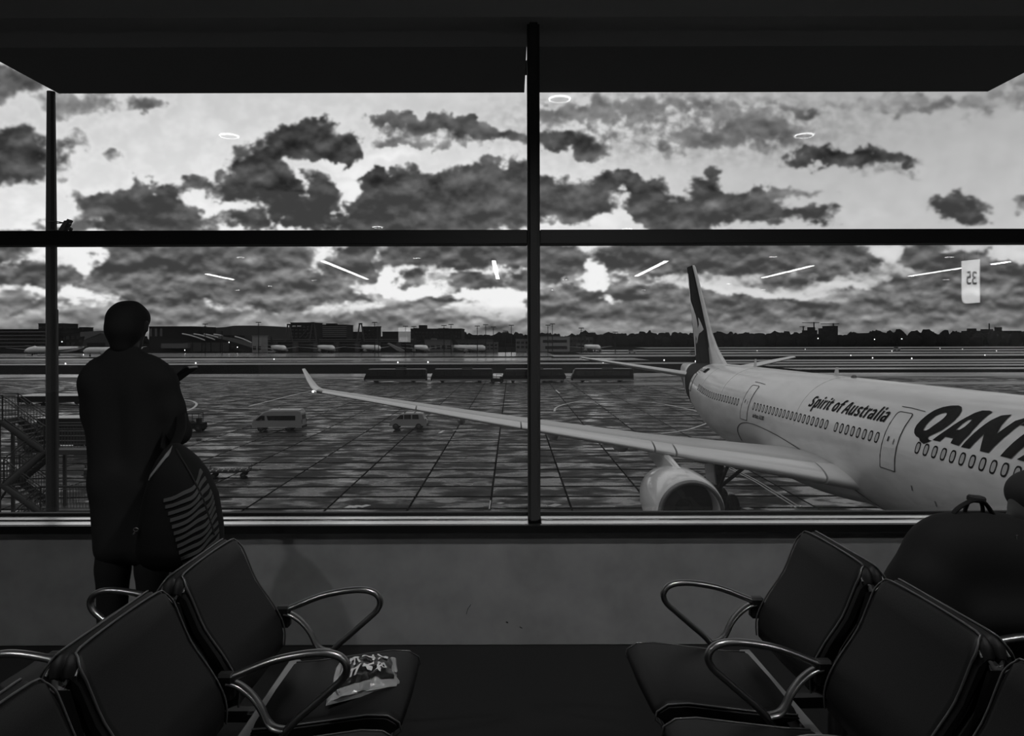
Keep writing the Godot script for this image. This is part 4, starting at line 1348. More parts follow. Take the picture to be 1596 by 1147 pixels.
func make_near_outside() -> void:
	# open steel stairs zigzagging down beside the post
	var d := 35.0
	var o := at(40, 650, d)
	var t := thing("service_stairs", "open dark steel service stairs with railings, zigzagging down beyond the post", "stairs", Vector3(o.x, GROUND, -d))
	var bar := Geo.new().tube([Vector3.ZERO, Vector3(0, 0.84, 0)], 0.011, 5).mesh()
	var tread := Geo.new().box(Vector3.ZERO, Vector3(0.26, 0.035, 1.05), 0.004).mesh()
	var deck := func(px: float, py: float) -> Vector3: return at(px, py, d) - t.position
	var left: Array = [deck.call(16, 650), deck.call(18, 748), deck.call(20, 842)]
	var right: Array = [deck.call(80, 697), deck.call(74, 790)]
	var w := 0.55
	for k in 3:
		var p: Vector3 = left[k]
		var outer: Vector3 = p + Vector3(-2.2, 0, 0)
		part(t, "landing", Geo.new().box((p + outer) / 2 + Vector3(0, -0.09, 0), Vector3(2.2, 0.18, 2 * w), 0.01), M.steel)
		for z: float in [-w, w]:
			rail_panel(t, outer + Vector3(0, 0, z), p + Vector3(0, 0, z), 1.05, 16, bar)
	for k in 2:
		var p: Vector3 = right[k]
		var outer: Vector3 = p + Vector3(2.6, 0, 0)
		part(t, "landing", Geo.new().box((p + outer) / 2 + Vector3(0, -0.11, 0), Vector3(2.6, 0.22, 2 * w), 0.01), M.steel)
		for z: float in [-w, w]:
			rail_panel(t, p + Vector3(0, 0, z), outer + Vector3(0, 0, z), 1.05, 20, bar)
	var flights := [[left[0], right[0]], [right[0], left[1]], [left[1], right[1]], [right[1], left[2]]]
	for f: Array in flights:
		var a: Vector3 = f[0]
		var b: Vector3 = f[1]
		for z: float in [-w, w]:
			part(t, "stringer", Geo.new().tube([a + Vector3(0, -0.10, z), b + Vector3(0, -0.10, z)], 0.14, 4, Vector2(0.25, 1.2)), M.steel)
			rail_panel(t, a + Vector3(0, 0, z), b + Vector3(0, 0, z), 1.05, 13, bar)
		for k in range(1, 8):
			part(t, "tread", tread, M.steel, Transform3D(Basis(), a.lerp(b, k / 8.0)))
	for p: Vector3 in [left[0] + Vector3(-2.0, 0, 0), left[0] + Vector3(-0.2, 0, 0), right[0] + Vector3(2.4, 0, 0), right[0] + Vector3(0.3, 0, 0)]:
		for z: float in [-w + 0.06, w - 0.06]:
			part(t, "column", Geo.new().box(Vector3(p.x, p.y / 2 - 0.1, p.z + z), Vector3(0.13, p.y - 0.05, 0.13), 0.01), M.steel)
	for e: Array in [[left[1] + Vector3(-2.0, -0.1, 0.4), left[2] + Vector3(-0.2, 0.1, 0.4)], [left[1] + Vector3(-0.2, -0.1, -0.4), left[2] + Vector3(-2.0, 0.1, -0.4)]]:
		part(t, "cross_brace", Geo.new().tube([e[0], e[1]], 0.05, 6), M.steel)
	# traffic cone
	var cone := thing("traffic_cone", "small dark traffic cone standing alone on the apron beyond the railing", "cone", on_ground(133, 739))
	part(cone, "foot", Geo.new().box(Vector3(0, 0.025, 0), Vector3(0.42, 0.05, 0.42), 0.01), M.rubber)
	part(cone, "body", Geo.new().lathe([Vector2(0.001, 0.03), Vector2(0.16, 0.03), Vector2(0.145, 0.08), Vector2(0.035, 0.74), Vector2(0.001, 0.76)], 16), M.b_dark)
	part(cone, "collar", Geo.new().lathe([Vector2(0.105, 0.34), Vector2(0.112, 0.34), Vector2(0.084, 0.5), Vector2(0.078, 0.5), Vector2(0.105, 0.34)], 16), M.b_pale)
	# baggage dolly
	var dp := on_ground(357, 743)
	var dl := thing("baggage_dolly", "low empty baggage dolly with a raised frame, standing on the apron by the striped backpack", "dolly", dp, 0.18)
	part(dl, "deck", Geo.new().box(Vector3(0, 0.48, 0), Vector3(2.9, 0.08, 1.5), 0.02), M.b_dark)
	for z: float in [-0.72, 0.72]:
		part(dl, "side_rail", Geo.new().tube([Vector3(-1.42, 0.54, z), Vector3(-1.42, 0.66, z), Vector3(1.42, 0.66, z), Vector3(1.42, 0.54, z)], 0.03, 6), M.galvanised)
	for x: float in [-1.42, 1.42]:
		part(dl, "end_rail", Geo.new().tube([Vector3(x, 0.56, -0.72), Vector3(x, 0.80, -0.72), Vector3(x, 0.80, 0.72), Vector3(x, 0.56, 0.72)], 0.035, 6), M.steel)
	for k in 7:
		part(dl, "roller", Geo.new().tube([Vector3(-1.2 + 0.4 * k, 0.55, -0.66), Vector3(-1.2 + 0.4 * k, 0.55, 0.66)], 0.04, 8), M.galvanised)
	for e: Array in [[-1.0, -0.55], [1.0, -0.55], [-1.0, 0.55], [1.0, 0.55]]:
		wheel(dl, Vector3(e[0], 0.2, e[1]), 0.2, 0.12)
	part(dl, "tow_bar", Geo.new().tube([Vector3(1.4, 0.42, 0), Vector3(1.95, 0.40, 0), Vector3(2.15, 0.55, 0)], 0.035, 6), M.steel)
	# long flat-topped trailer and a service truck beyond the stairs
	var tp := on_ground(86, 629)
	var fl := thing("flat_trailer", "long low trailer under a pale flat cover, beyond the post", "trailer", tp + Vector3(-0.4, 0, -2.0), 0.05)
	part(fl, "cover", Geo.new().box(Vector3(0, 1.32, 0), Vector3(10.6, 0.10, 5.2), 0.03), M.roof_pale)
	part(fl, "side_skirt", Geo.new().box(Vector3(0, 0.84, 0), Vector3(10.2, 0.86, 4.9), 0.03), M.b_dark)
	for e: Array in [[-3.6, -2.2], [3.6, -2.2], [-3.6, 2.2], [3.6, 2.2]]:
		wheel(fl, Vector3(e[0], 0.4, e[1]), 0.4, 0.25)
	var sp := on_ground(86, 703)
	var tr := thing("service_truck", "pale-roofed dark service truck parked below, partly behind the stair railing", "truck", sp + Vector3(0, 0, -1.2))
	part(tr, "box_body", Geo.new().box(Vector3(0.6, 1.75, 0), Vector3(4.6, 2.3, 2.3), 0.05), M.b_dark)
	part(tr, "roof_sheet", Geo.new().box(Vector3(0.6, 2.94, 0), Vector3(4.7, 0.08, 2.4), 0.02), M.roof_pale)
	part(tr, "cab", Geo.new().extrude(PackedVector2Array([Vector2(-3.4, 0.5), Vector2(-1.75, 0.5), Vector2(-1.75, 2.45), Vector2(-2.7, 2.45), Vector2(-3.3, 1.5), Vector2(-3.45, 1.3)]), -1.05, 1.05), M.b_mid)
	part(tr, "cab_window", Geo.new().extrude(PackedVector2Array([Vector2(-3.1, 1.45), Vector2(-1.95, 1.45), Vector2(-1.95, 2.25), Vector2(-2.65, 2.25)]), -1.06, 1.06), M.window_dark)
	for k in 4:
		part(tr, "side_slat", Geo.new().box(Vector3(0.6, 1.0 + 0.42 * k, 1.17), Vector3(4.3, 0.06, 0.04), 0.01), M.b_pale)
	for e: Array in [[-2.5, -0.95], [1.9, -0.95], [-2.5, 0.95], [1.9, 0.95]]:
		wheel(tr, Vector3(e[0], 0.45, e[1]), 0.45, 0.28)
	var tug := thing("tow_tractor", "small dark tow tractor on the apron beside the standing person's elbow", "tractor", on_ground(299, 671))
	tractor_parts(tug)


var wheel_cache := {}


func wheel(parent: Node3D, where: Vector3, r: float, w: float) -> MeshInstance3D:
	var key := "%.3f_%.3f" % [r, w]
	if not wheel_cache.has(key):
		wheel_cache[key] = [
			Geo.new().lathe([Vector2(0.001, -w * 0.35), Vector2(r * 0.55, -w * 0.42), Vector2(r * 0.85, -w / 2), Vector2(r, -w * 0.32), Vector2(r, w * 0.32), Vector2(r * 0.85, w / 2), Vector2(r * 0.55, w * 0.42), Vector2(0.001, w * 0.35)], 18, Transform3D(Basis(Vector3.RIGHT, PI / 2), Vector3.ZERO)).mesh(),
			Geo.new().lathe([Vector2(0.001, -w * 0.40), Vector2(r * 0.5, -w * 0.44), Vector2(r * 0.52, 0.0), Vector2(r * 0.5, w * 0.44), Vector2(0.001, w * 0.40)], 14, Transform3D(Basis(Vector3.RIGHT, PI / 2), Vector3.ZERO)).mesh()]
	var o := part(parent, "wheel", wheel_cache[key][0], M.rubber, Transform3D(Basis(), where))
	part(o, "hub", wheel_cache[key][1], M.b_mid)
	return o


func tractor_parts(t: Node3D) -> void:
	part(t, "chassis", Geo.new().extrude(PackedVector2Array([Vector2(-1.4, 0.3), Vector2(1.35, 0.3), Vector2(1.35, 0.9), Vector2(0.1, 0.95), Vector2(-0.1, 1.05), Vector2(-1.3, 1.0), Vector2(-1.45, 0.8)]), -0.7, 0.7), M.b_dark)
	part(t, "canopy", Geo.new().box(Vector3(0.35, 1.95, 0), Vector3(1.3, 0.07, 1.35), 0.02), M.b_mid)
	for e: Array in [[-0.2, -0.6], [0.95, -0.6], [-0.2, 0.6], [0.95, 0.6]]:
		part(t, "canopy_post", Geo.new().tube([Vector3(e[0], 0.9, e[1]), Vector3(e[0], 1.93, e[1])], 0.03, 6), M.b_dark)
	part(t, "seat", Geo.new().box(Vector3(0.75, 1.15, 0), Vector3(0.35, 0.5, 0.9), 0.05), M.rubber)
	for e: Array in [[-0.9, -0.62], [0.9, -0.62], [-0.9, 0.62], [0.9, 0.62]]:
		wheel(t, Vector3(e[0], 0.36, e[1]), 0.36, 0.24)


# ---------------------------------------------------------------- vans and buses

func make_vehicles() -> void:
	# the high-roofed minibus
	var v := thing("minibus", "pale high-roofed minibus with a long dark window band, driving on the apron", "minibus", on_ground(431, 671.5) + Vector3(0, 0, -0.9))
	var side := PackedVector2Array()
	for p: Array in [[-2.64, 0.42], [-2.66, 0.72], [-2.60, 1.02], [-2.44, 1.22], [-1.72, 1.82], [-1.38, 2.06], [-1.0, 2.19], [-0.5, 2.24], [2.25, 2.25], [2.5, 2.18], [2.62, 1.9], [2.68, 0.9], [2.68, 0.40]]:
		side.append(Vector2(p[0], p[1]))
	part(v, "body", rounded_side(side, 0.95, 0.12), M.van)
	part(v, "roof_panel", Geo.new().box(Vector3(0.8, 2.265, 0), Vector3(3.3, 0.04, 1.5), 0.015), M.roof_pale)
	for z: float in [-1.0, 1.0]:
		part(v, "side_window", Geo.new().extrude(PackedVector2Array([Vector2(-0.92, 1.17), Vector2(1.98, 1.17), Vector2(1.98, 1.66), Vector2(-1.06, 1.66)]), -0.012, 0.012, Transform3D(Basis(), Vector3(0, 0, z * 0.953))), M.window_dark)
		part(v, "cab_window", Geo.new().extrude(PackedVector2Array([Vector2(-2.28, 1.17), Vector2(-1.25, 1.17), Vector2(-1.27, 1.68), Vector2(-1.72, 1.66)]), -0.012, 0.012, Transform3D(Basis(), Vector3(0, 0, z * 0.953))), M.window_dark)
		part(v, "rear_lamp", Geo.new().box(Vector3(2.66, 1.0, z * 0.85), Vector3(0.06, 0.45, 0.14), 0.01), M.tail_dark)
		part(v, "headlamp", Geo.new().box(Vector3(-2.6, 0.86, z * 0.72), Vector3(0.1, 0.2, 0.34), 0.02), M.chrome)
		part(v, "wing_mirror", Geo.new().box(Vector3(-1.95, 1.25, z * 1.08), Vector3(0.1, 0.24, 0.14), 0.03), M.rubber)
	part(v, "sill_trim", Geo.new().box(Vector3(0.1, 0.42, 0.955), Vector3(2.0, 0.08, 0.03), 0.01), M.roof_pale)
	part(v, "windscreen", Geo.new().box(Vector3(-2.06, 1.54, 0), Vector3(0.92, 0.03, 1.6), 0.01, Basis(Vector3(0, 0, 1), 0.695)), M.window_dark)
	part(v, "rear_window", Geo.new().box(Vector3(2.655, 1.5, 0), Vector3(0.04, 0.5, 1.5), 0.01, Basis(Vector3(0, 0, 1), 0.06)), M.window_dark)
	part(v, "bumper", Geo.new().box(Vector3(-2.66, 0.52, 0), Vector3(0.16, 0.26, 1.8), 0.04), M.rubber)
	part(v, "bumper", Geo.new().box(Vector3(2.7, 0.48, 0), Vector3(0.14, 0.24, 1.8), 0.04), M.rubber)
	part(v, "beacon", Geo.new().lathe([Vector2(0.001, 2.25), Vector2(0.09, 2.25), Vector2(0.08, 2.4), Vector2(0.001, 2.44)], 10, Transform3D(Basis(), Vector3(0.02, 0, 0))), M.b_bright)
	for e: Array in [[-1.74, -0.82], [1.22, -0.82], [-1.74, 0.82], [1.22, 0.82]]:
		wheel(v, Vector3(e[0], 0.34, e[1]), 0.34, 0.26)
	# the smaller van
	var s := thing("van", "small pale van with three side windows, driving on the apron below the wing", "van", on_ground(636.5, 669.5) + Vector3(0, 0, -0.8))
	var sv := PackedVector2Array()
	for p: Array in [[-1.98, 0.42], [-2.0, 0.72], [-1.92, 0.98], [-1.5, 1.18], [-1.05, 1.56], [-0.82, 1.70], [-0.5, 1.77], [1.25, 1.78], [1.5, 1.72], [1.66, 1.3], [1.92, 1.0], [1.95, 0.42]]:
		sv.append(Vector2(p[0], p[1]))
	part(s, "body", rounded_side(sv, 0.84, 0.10), M.van)
	for z: float in [-1.0, 1.0]:
		for w: Array in [[[-1.32, 1.16], [-0.58, 1.16], [-0.58, 1.62], [-0.9, 1.58]], [[-0.47, 1.16], [0.25, 1.16], [0.25, 1.63], [-0.47, 1.62]], [[0.40, 1.16], [1.12, 1.16], [1.04, 1.63], [0.40, 1.63]]]:
			var q := PackedVector2Array()
			for p: Array in w:
				q.append(Vector2(p[0], p[1]))
			part(s, "side_window", Geo.new().extrude(q, -0.012, 0.012, Transform3D(Basis(), Vector3(0, 0, z * 0.843))), M.window_dark)
		part(s, "headlamp", Geo.new().box(Vector3(-1.95, 0.86, z * 0.62), Vector3(0.1, 0.16, 0.3), 0.02), M.chrome)
		part(s, "rear_lamp", Geo.new().box(Vector3(1.86, 1.05, z * 0.76), Vector3(0.1, 0.26, 0.12), 0.02), M.tail_dark)
		part(s, "roof_bar", Geo.new().box(Vector3(-0.45 if z < 0 else 0.62, 1.83, 0), Vector3(0.08, 0.07, 1.5), 0.01), M.rubber)
	part(s, "roof_panel", Geo.new().box(Vector3(0.35, 1.795, 0), Vector3(1.7, 0.03, 1.3), 0.01), M.roof_pale)
	part(s, "windscreen", Geo.new().box(Vector3(-1.24, 1.42, 0), Vector3(0.66, 0.03, 1.4), 0.01, Basis(Vector3(0, 0, 1), 0.70)), M.window_dark)
	part(s, "bumper", Geo.new().box(Vector3(-1.98, 0.5, 0), Vector3(0.14, 0.22, 1.6), 0.04), M.rubber)
	part(s, "bumper", Geo.new().box(Vector3(1.95, 0.5, 0), Vector3(0.16, 0.24, 1.6), 0.04), M.rubber)
	for e: Array in [[-1.38, -0.74], [1.08, -0.74], [-1.38, 0.74], [1.08, 0.74]]:
		wheel(s, Vector3(e[0], 0.36, e[1]), 0.36, 0.24)
	# apron buses in a line
	var b := thing("apron_bus", "long dark apron bus, first of the line, left end near the upturned wing tip", "bus", on_ground(617, 595), 0.0, "apron buses parked in a line")
	var bs := PackedVector2Array()
	for p: Array in [[-6.9, 0.35], [-6.95, 0.9], [-6.75, 1.3], [-6.2, 2.75], [-6.0, 2.9], [6.7, 2.9], [6.9, 2.7], [6.95, 0.35]]:
		bs.append(Vector2(p[0], p[1]))
	part(b, "body", rounded_side(bs, 1.5, 0.1), M.bus)
	part(b, "skirt", Geo.new().box(Vector3(0.1, 0.52, 0), Vector3(13.5, 0.36, 3.04), 0.02), M.bus_pale)
	part(b, "roof_edge", Geo.new().box(Vector3(0.3, 2.93, 0), Vector3(12.6, 0.07, 2.9), 0.02), M.bus_pale)
	part(b, "roof_unit", Geo.new().box(Vector3(1.2, 3.08, 0), Vector3(2.4, 0.24, 1.8), 0.05), M.bus)
	for z: float in [-1.0, 1.0]:
		for k in 6:
			part(b, "side_window", Geo.new().box(Vector3(-4.9 + 2.0 * k, 1.95, z * 1.502), Vector3(1.9, 1.1, 0.02), 0.005), M.window_dark)
	part(b, "windscreen", Geo.new().box(Vector3(-6.53, 2.0, 0), Vector3(0.03, 1.5, 2.6), 0.01, Basis(Vector3(0, 0, 1), -0.36)), M.window_dark)
	for e: Array in [[-4.4, -1.35], [4.0, -1.35], [-4.4, 1.35], [4.0, 1.35]]:
		wheel(b, Vector3(e[0], 0.45, e[1]), 0.45, 0.3)
	copy_of(b, "apron_bus", "long dark apron bus, second of the line, between the first bus and the tow tractor", on_ground(720, 595))
	copy_of(b, "apron_bus", "long dark apron bus, third of the line, crossed by the window mullion", on_ground(830, 595.3))
	copy_of(b, "apron_bus", "long dark apron bus, last of the line, nearest the jet's tail", on_ground(938, 595))
	var tug := thing("tow_tractor", "dark tow tractor standing between the second and third buses", "tractor", on_ground(775, 597))
	tractor_parts(tug)
	var bt := thing("box_truck", "small pale box truck in front of the third bus", "truck", on_ground(856, 594))
	part(bt, "box_body", Geo.new().box(Vector3(0.2, 1.45, 0), Vector3(4.1, 1.9, 2.1), 0.05), M.b_pale)
	part(bt, "cab", Geo.new().extrude(PackedVector2Array([Vector2(2.3, 0.5), Vector2(3.7, 0.5), Vector2(3.75, 1.2), Vector2(3.2, 2.1), Vector2(2.3, 2.1)]), -1.0, 1.0), M.b_dark)
	part(bt, "cab_window", Geo.new().extrude(PackedVector2Array([Vector2(2.5, 1.3), Vector2(3.5, 1.3), Vector2(3.1, 1.95), Vector2(2.5, 1.95)]), -1.01, 1.01), M.window_dark)
	for e: Array in [[-1.2, -0.9], [2.9, -0.9], [-1.2, 0.9], [2.9, 0.9]]:
		wheel(bt, Vector3(e[0], 0.4, e[1]), 0.4, 0.24)


func rounded_side(poly: PackedVector2Array, half: float, soft: float) -> Geo:
	# a side outline carried across the width, its long edges rounded off
	var rings := []
	var mid := Vector2()
	for p in poly:
		mid += p / poly.size()
	for e: Array in [[-half, soft], [-half + soft * 0.3, soft * 0.35], [-half + soft, 0.0], [half - soft, 0.0], [half - soft * 0.3, soft * 0.35], [half, soft]]:
		var ring := PackedVector3Array()
		for p in poly:
			var q := p
			if p.y > mid.y:
				q = p + Vector2(-signf(p.x - mid.x) * e[1] * 0.5, -e[1])
			ring.append(Vector3(q.x, q.y, e[0]))
		rings.append(ring)
	return Geo.new().loft(rings, true, true, false)

# ---------------------------------------------------------------- across the airfield

func far_block(called: String, label: String, px0: float, px1: float, ytop: float, d: float, deep: float, m: Material, extra := {}) -> Node3D:
	# a flat-roofed building whose front stands at depth d
	var a := at(px0, ytop, d)
	var b := at(px1, ytop, d)
	var h := a.y - GROUND
	var w := b.x - a.x
	var t := thing(called, label, extra.get("category", "building"), Vector3((a.x + b.x) / 2, GROUND, -d))
	part(t, "wall", Geo.new().box(Vector3(0, h / 2, -deep / 2), Vector3(w, h, deep)), m)
	part(t, "roof", Geo.new().box(Vector3(0, h + 0.2, -deep / 2), Vector3(w + 0.8, 0.4, deep + 0.8)), extra.get("roof", m))
	var rows: int = extra.get("rows", 0)
	var cols: int = extra.get("cols", 0)
	var y0: float = extra.get("y0", 0.2) * h
	var y1: float = extra.get("y1", 0.92) * h
	if rows and cols:
		var pane := Geo.new().box(Vector3.ZERO, Vector3(w / cols * 0.66, (y1 - y0) / rows * 0.5, 0.3)).mesh()
		for r in rows:
			for c in cols:
				part(t, "window", pane, extra.get("glass", M.window_dark), Transform3D(Basis(), Vector3(-w / 2 + w * (c + 0.5) / cols, lerpf(y0, y1, (r + 0.5) / rows), 0.05)))
	for k in extra.get("bands", 0):
		part(t, "deck_band", Geo.new().box(Vector3(0, lerpf(y0, y1, (k + 0.5) / extra.bands), 0.3), Vector3(w, h * 0.045, 0.9)), extra.get("band", M.b_grey))
	if extra.has("plant"):
		for e: Array in extra.plant:
			part(t, "roof_plant", Geo.new().box(Vector3(-w / 2 + w * e[0], h + e[2] / 2, -deep * 0.4), Vector3(w * e[1], e[2], deep * 0.3), 0.1), m)
	return t


func make_far_buildings() -> void:
	far_block("car_park", "dark multi-storey car park with pale deck edges, far left", -60, 78, 512, 640, 40, M.b_dark, {"bands": 5, "y0": 0.15, "y1": 0.98})
	far_block("office_block", "square dark office block half hidden by the post", 60, 98, 503, 740, 26, M.b_dark, {"rows": 3, "cols": 6, "y0": 0.55})
	far_block("terminal_block", "dark low terminal block right of the post", 94, 126, 517, 650, 30, M.b_dark, {"rows": 2, "cols": 4})
	far_block("small_tower", "little dark roof tower just right of the post", 104, 116, 510.5, 720, 14, M.b_dark)
	far_block("small_tower", "little dark roof tower beside the standing person's head", 123, 134, 509, 790, 14, M.b_dark)
	var gable := thing("hangar", "pale gabled hangar beside the standing person's head", "hangar", Vector3(at(146, 520, 640).x, GROUND, -640))
	part(gable, "wall", Geo.new().extrude(PackedVector2Array([Vector2(-10.5, 0), Vector2(14, 0), Vector2(14, 12.5), Vector2(6, 14.5), Vector2(-10.5, 8)]), -30, 0), M.b_mid)
	part(gable, "roof", Geo.new().extrude(PackedVector2Array([Vector2(-10.5, 8), Vector2(6, 14.5), Vector2(6, 16.5), Vector2(-10.5, 15.5)]), -31, 0.4), M.b_grey)
	part(gable, "door", Geo.new().box(Vector3(2, 3.4, 0.1), Vector3(14, 6.8, 0.5)), M.b_dark)
	var arch := thing("dark_hall", "long dark hall with pale uprights right of the person's head", "building", Vector3(at(274, 520, 660).x, GROUND, -660))
	part(arch, "wall", Geo.new().box(Vector3(0, 9.9, -15), Vector3(44, 19.8, 30)), M.b_dark)
	for k in 3:
		part(arch, "pale_upright", Geo.new().box(Vector3(-20.5 + 4.3 * k, 15.2, 0.2), Vector3(1.7, 6.4, 0.5)), M.b_grey)
	part(arch, "roof", Geo.new().box(Vector3(-4, 20.0, -15), Vector3(36, 0.5, 31)), M.b_mid)
	# arched hangar with bright ribs
	var ah := thing("arched_hangar", "dark hangar with an arched roof and bright curved ribs", "hangar", Vector3(at(322, 530, 610).x, GROUND, -610))
	var prof := func(k: float, up: float) -> Vector2: return Vector2(lerpf(-33, 34, k), 13.6 + up - 10.5 * pow(maxf(0.0, (k - 0.12) / 0.88), 2.0))
	var ring0 := PackedVector2Array()
	for i in 13:
		ring0.append(prof.call(i / 12.0, 0.0))
	ring0.append(Vector2(34, 0))
	ring0.append(Vector2(-33, 0))
	part(ah, "hall", Geo.new().extrude(ring0, -36, 0), M.b_dark)
	for e: Array in [[284, 519.0, 320, 529.5], [302, 519.2, 335, 528.5], [318, 519.6, 340, 525.0], [333, 520.0, 347, 522.5], [366, 523.5, 392, 533.5]]:
		var pts := []
		for i in 6:
			var u := i / 5.0
			pts.append(at(lerpf(e[0], e[2], u), lerpf(e[1], e[3], u * u * 0.4 + u * 0.6), 607.5) - ah.position)
		part(ah, "roof_rib", Geo.new().tube(pts, 0.55, 6), M.b_bright)
	part(ah, "lean_to", Geo.new().box(Vector3(-22, 4.6, 3), Vector3(20, 3.6, 6)), M.b_grey)
	for k in 5:
		part(ah, "door_leaf", Geo.new().box(Vector3(-14 + 7 * k, 3.6, 0.2), Vector3(6.4, 7.0, 0.5)), M.b_mid)
	# big slab hangar
	var bh := thing("large_hangar", "large mid-grey hangar with a gently curved roof", "hangar", Vector3(at(373, 515, 720).x, GROUND, -720))
	var bp := PackedVector2Array([Vector2(-21, 0), Vector2(44, 0), Vector2(44, 19.6)])
	for i in 8:
		bp.append(Vector2(lerpf(34, -21, i / 7.0), 20.8 + 0.9 * sin(PI * i / 7.0) - (0.9 if i > 5 else 0.0)))
	part(bh, "hall", Geo.new().extrude(bp, -50, 0), M.b_mid)
	part(bh, "annex", Geo.new().box(Vector3(-12, 6.5, 6), Vector3(34, 13, 10)), M.b_dark)
	far_block("cargo_shed", "small pale shed at the end of the long terminal", 393, 408, 523, 572, 14, M.b_pale, {"rows": 1, "cols": 2, "y0": 0.05, "y1": 0.5})
	# the long terminal with its masts
	var lt := far_block("long_terminal", "long low terminal with a pale roof line across the field", 412, 640, 529, 600, 30, M.b_dark, {"roof": M.b_grey, "bands": 2, "y0": 0.45, "y1": 1.0, "band": M.b_grey})
	for e: Array in [[450, 505], [488, 502.5], [562, 504]]:
		var foot := at(e[0], 527, 598).x - lt.position.x
		var high := at(e[0], e[1], 598).y - GROUND
		for s: float in [-1.0, 1.0]:
			part(lt, "roof_mast", Geo.new().tube([Vector3(foot + s * 2.6, 8.0, 2.0), Vector3(foot + s * 0.7, high, 2.0)], 0.55, 6), M.b_mid)
		part(lt, "mast_head", Geo.new().box(Vector3(foot, high, 2.0), Vector3(2.6, 1.0, 1.2), 0.1), M.b_dark)
	for k in 7:
		part(lt, "gate_pier", Geo.new().box(Vector3(-46 + 15.4 * k, 3.5, 3), Vector3(3.0, 7.0, 6.0), 0.1), M.b_mid)
	var gb := far_block("glass_hall", "tall dark glazed hall with diagonal braces above the long terminal", 453, 489, 502.5, 650, 30, M.b_dark, {"rows": 4, "cols": 6, "y0": 0.45})
	for k in 2:
		part(gb, "diagonal_brace", Geo.new().tube([Vector3(-1.5 + 4.0 * k, 10.5, 0.6), Vector3(5.0 + 3.4 * k, 18.5 - 1.2 * k, 0.6)], 0.35, 6), M.b_mid)
	part(gb, "lit_sign", Geo.new().box(Vector3(-6.5, 20.0, 0.4), Vector3(2.6, 0.9, 0.4)), M.b_bright)
	part(gb, "lit_sign", Geo.new().box(Vector3(-2.4, 20.0, 0.4), Vector3(3.2, 0.9, 0.4)), M.b_bright)
	far_block("striped_office", "dark office block with pale floor lines above the long terminal", 490, 540, 506, 700, 30, M.b_dark, {"bands": 6, "y0": 0.5, "y1": 0.97, "plant": [[0.45, 0.3, 1.6]]})
	far_block("low_office", "low dark roof between two larger blocks above the terminal", 540, 558, 517, 750, 20, M.b_dark)
	far_block("cube_office", "small dark cube-shaped block right of the third roof mast", 564, 587, 509, 650, 22, M.b_dark, {"rows": 3, "cols": 5, "y0": 0.5})
	far_block("flat_shed", "flat dark shed behind the mirrored screen", 596, 642, 517, 720, 24, M.b_dark)
	far_block("dark_complex", "broad dark building complex left of the window mullion", 640, 719, 512.5, 650, 44, M.b_dark, {"rows": 3, "cols": 14, "y0": 0.35, "plant": [[0.2, 0.14, 3.4], [0.06, 0.08, 1.0], [0.62, 0.2, 0.8]]})
	far_block("pale_terminal", "pale low terminal pier with dark openings behind parked jets", 662, 704, 530, 590, 20, M.b_grey, {"rows": 1, "cols": 5, "y0": 0.1, "y1": 0.7, "plant": [[0.3, 0.2, 1.4]]})
	far_block("pier_wing", "long grey pier wing behind the jet nearest the mullion", 704, 768, 529.5, 618, 20, M.b_mid, {"rows": 1, "cols": 9, "y0": 0.3, "y1": 0.8})
	far_block("stair_house", "square pale service block at the end of the grey pier", 757, 776, 534, 575, 12, M.b_grey, {"rows": 2, "cols": 3})
	far_block("gate_house", "pale block cut by the left side of the window mullion", 804, 832, 529, 580, 14, M.b_grey, {"rows": 2, "cols": 4})
	var wt := far_block("white_terminal", "pale flat terminal with one long dark window strip right of the mullion", 833, 888, 525.5, 585, 24, M.b_pale, {})
	part(wt, "window_strip", Geo.new().box(Vector3(2, 7.6, 0.1), Vector3(17.5, 2.0, 0.4)), M.window_dark)
	part(wt, "lower_opening", Geo.new().box(Vector3(3, 3.0, 0.1), Vector3(16, 2.2, 0.4)), M.b_dark)
	far_block("grey_terminal", "grey terminal end beside the jet seen nose-on", 887, 924, 526.5, 600, 24, M.b_mid, {"rows": 2, "cols": 6})
	# beyond the trees on the right
	var c1 := far_block("tower_block", "unfinished dark tower block with a crane, above the far trees", 1289, 1306, 509.5, 1190, 18, M.b_dark, {"rows": 5, "cols": 3, "y0": 0.6})
	crane(c1, Vector3(3, 0, -4), 31, 17)
	var c2 := far_block("stepped_block", "stepped dark block left of the unfinished tower, above the far trees", 1256, 1274, 516, 1200, 16, M.b_dark, {"plant": [[0.6, 0.6, 5.0]]})
	crane(c2, Vector3(5, 0, -4), 33, 16)
	crane(c2, Vector3(-11, 0, -4), 27, 5)
	far_block("slim_block", "slim dark block between the stepped block and the tower", 1280, 1288, 513, 1230, 12, M.b_dark)
	var rf := far_block("refinery", "distant dark refinery roofs with a chimney on the far right skyline", 1512, 1592, 517.5, 1230, 24, M.b_dark, {"plant": [[0.1, 0.14, 4.0], [0.4, 0.2, 3.0], [0.62, 0.1, 6.0]]})
	part(rf, "chimney", Geo.new().tube([Vector3(-7, 8, -5), Vector3(-7, 31, -5)], 0.9, 8), M.b_dark)
	part(rf, "chimney", Geo.new().tube([Vector3(4, 8, -5), Vector3(4, 24, -5)], 0.7, 8), M.b_dark)


func crane(parent: Node3D, foot: Vector3, high: float, reach: float) -> void:
	part(parent, "crane_mast", Geo.new().box(foot + Vector3(0, high / 2, 0), Vector3(1.4, high, 1.4)), M.b_dark)
	part(parent, "crane_jib", Geo.new().box(foot + Vector3(-reach * 0.3, high - 1.0, 0), Vector3(reach * 1.6, 0.9, 0.9)), M.b_dark)


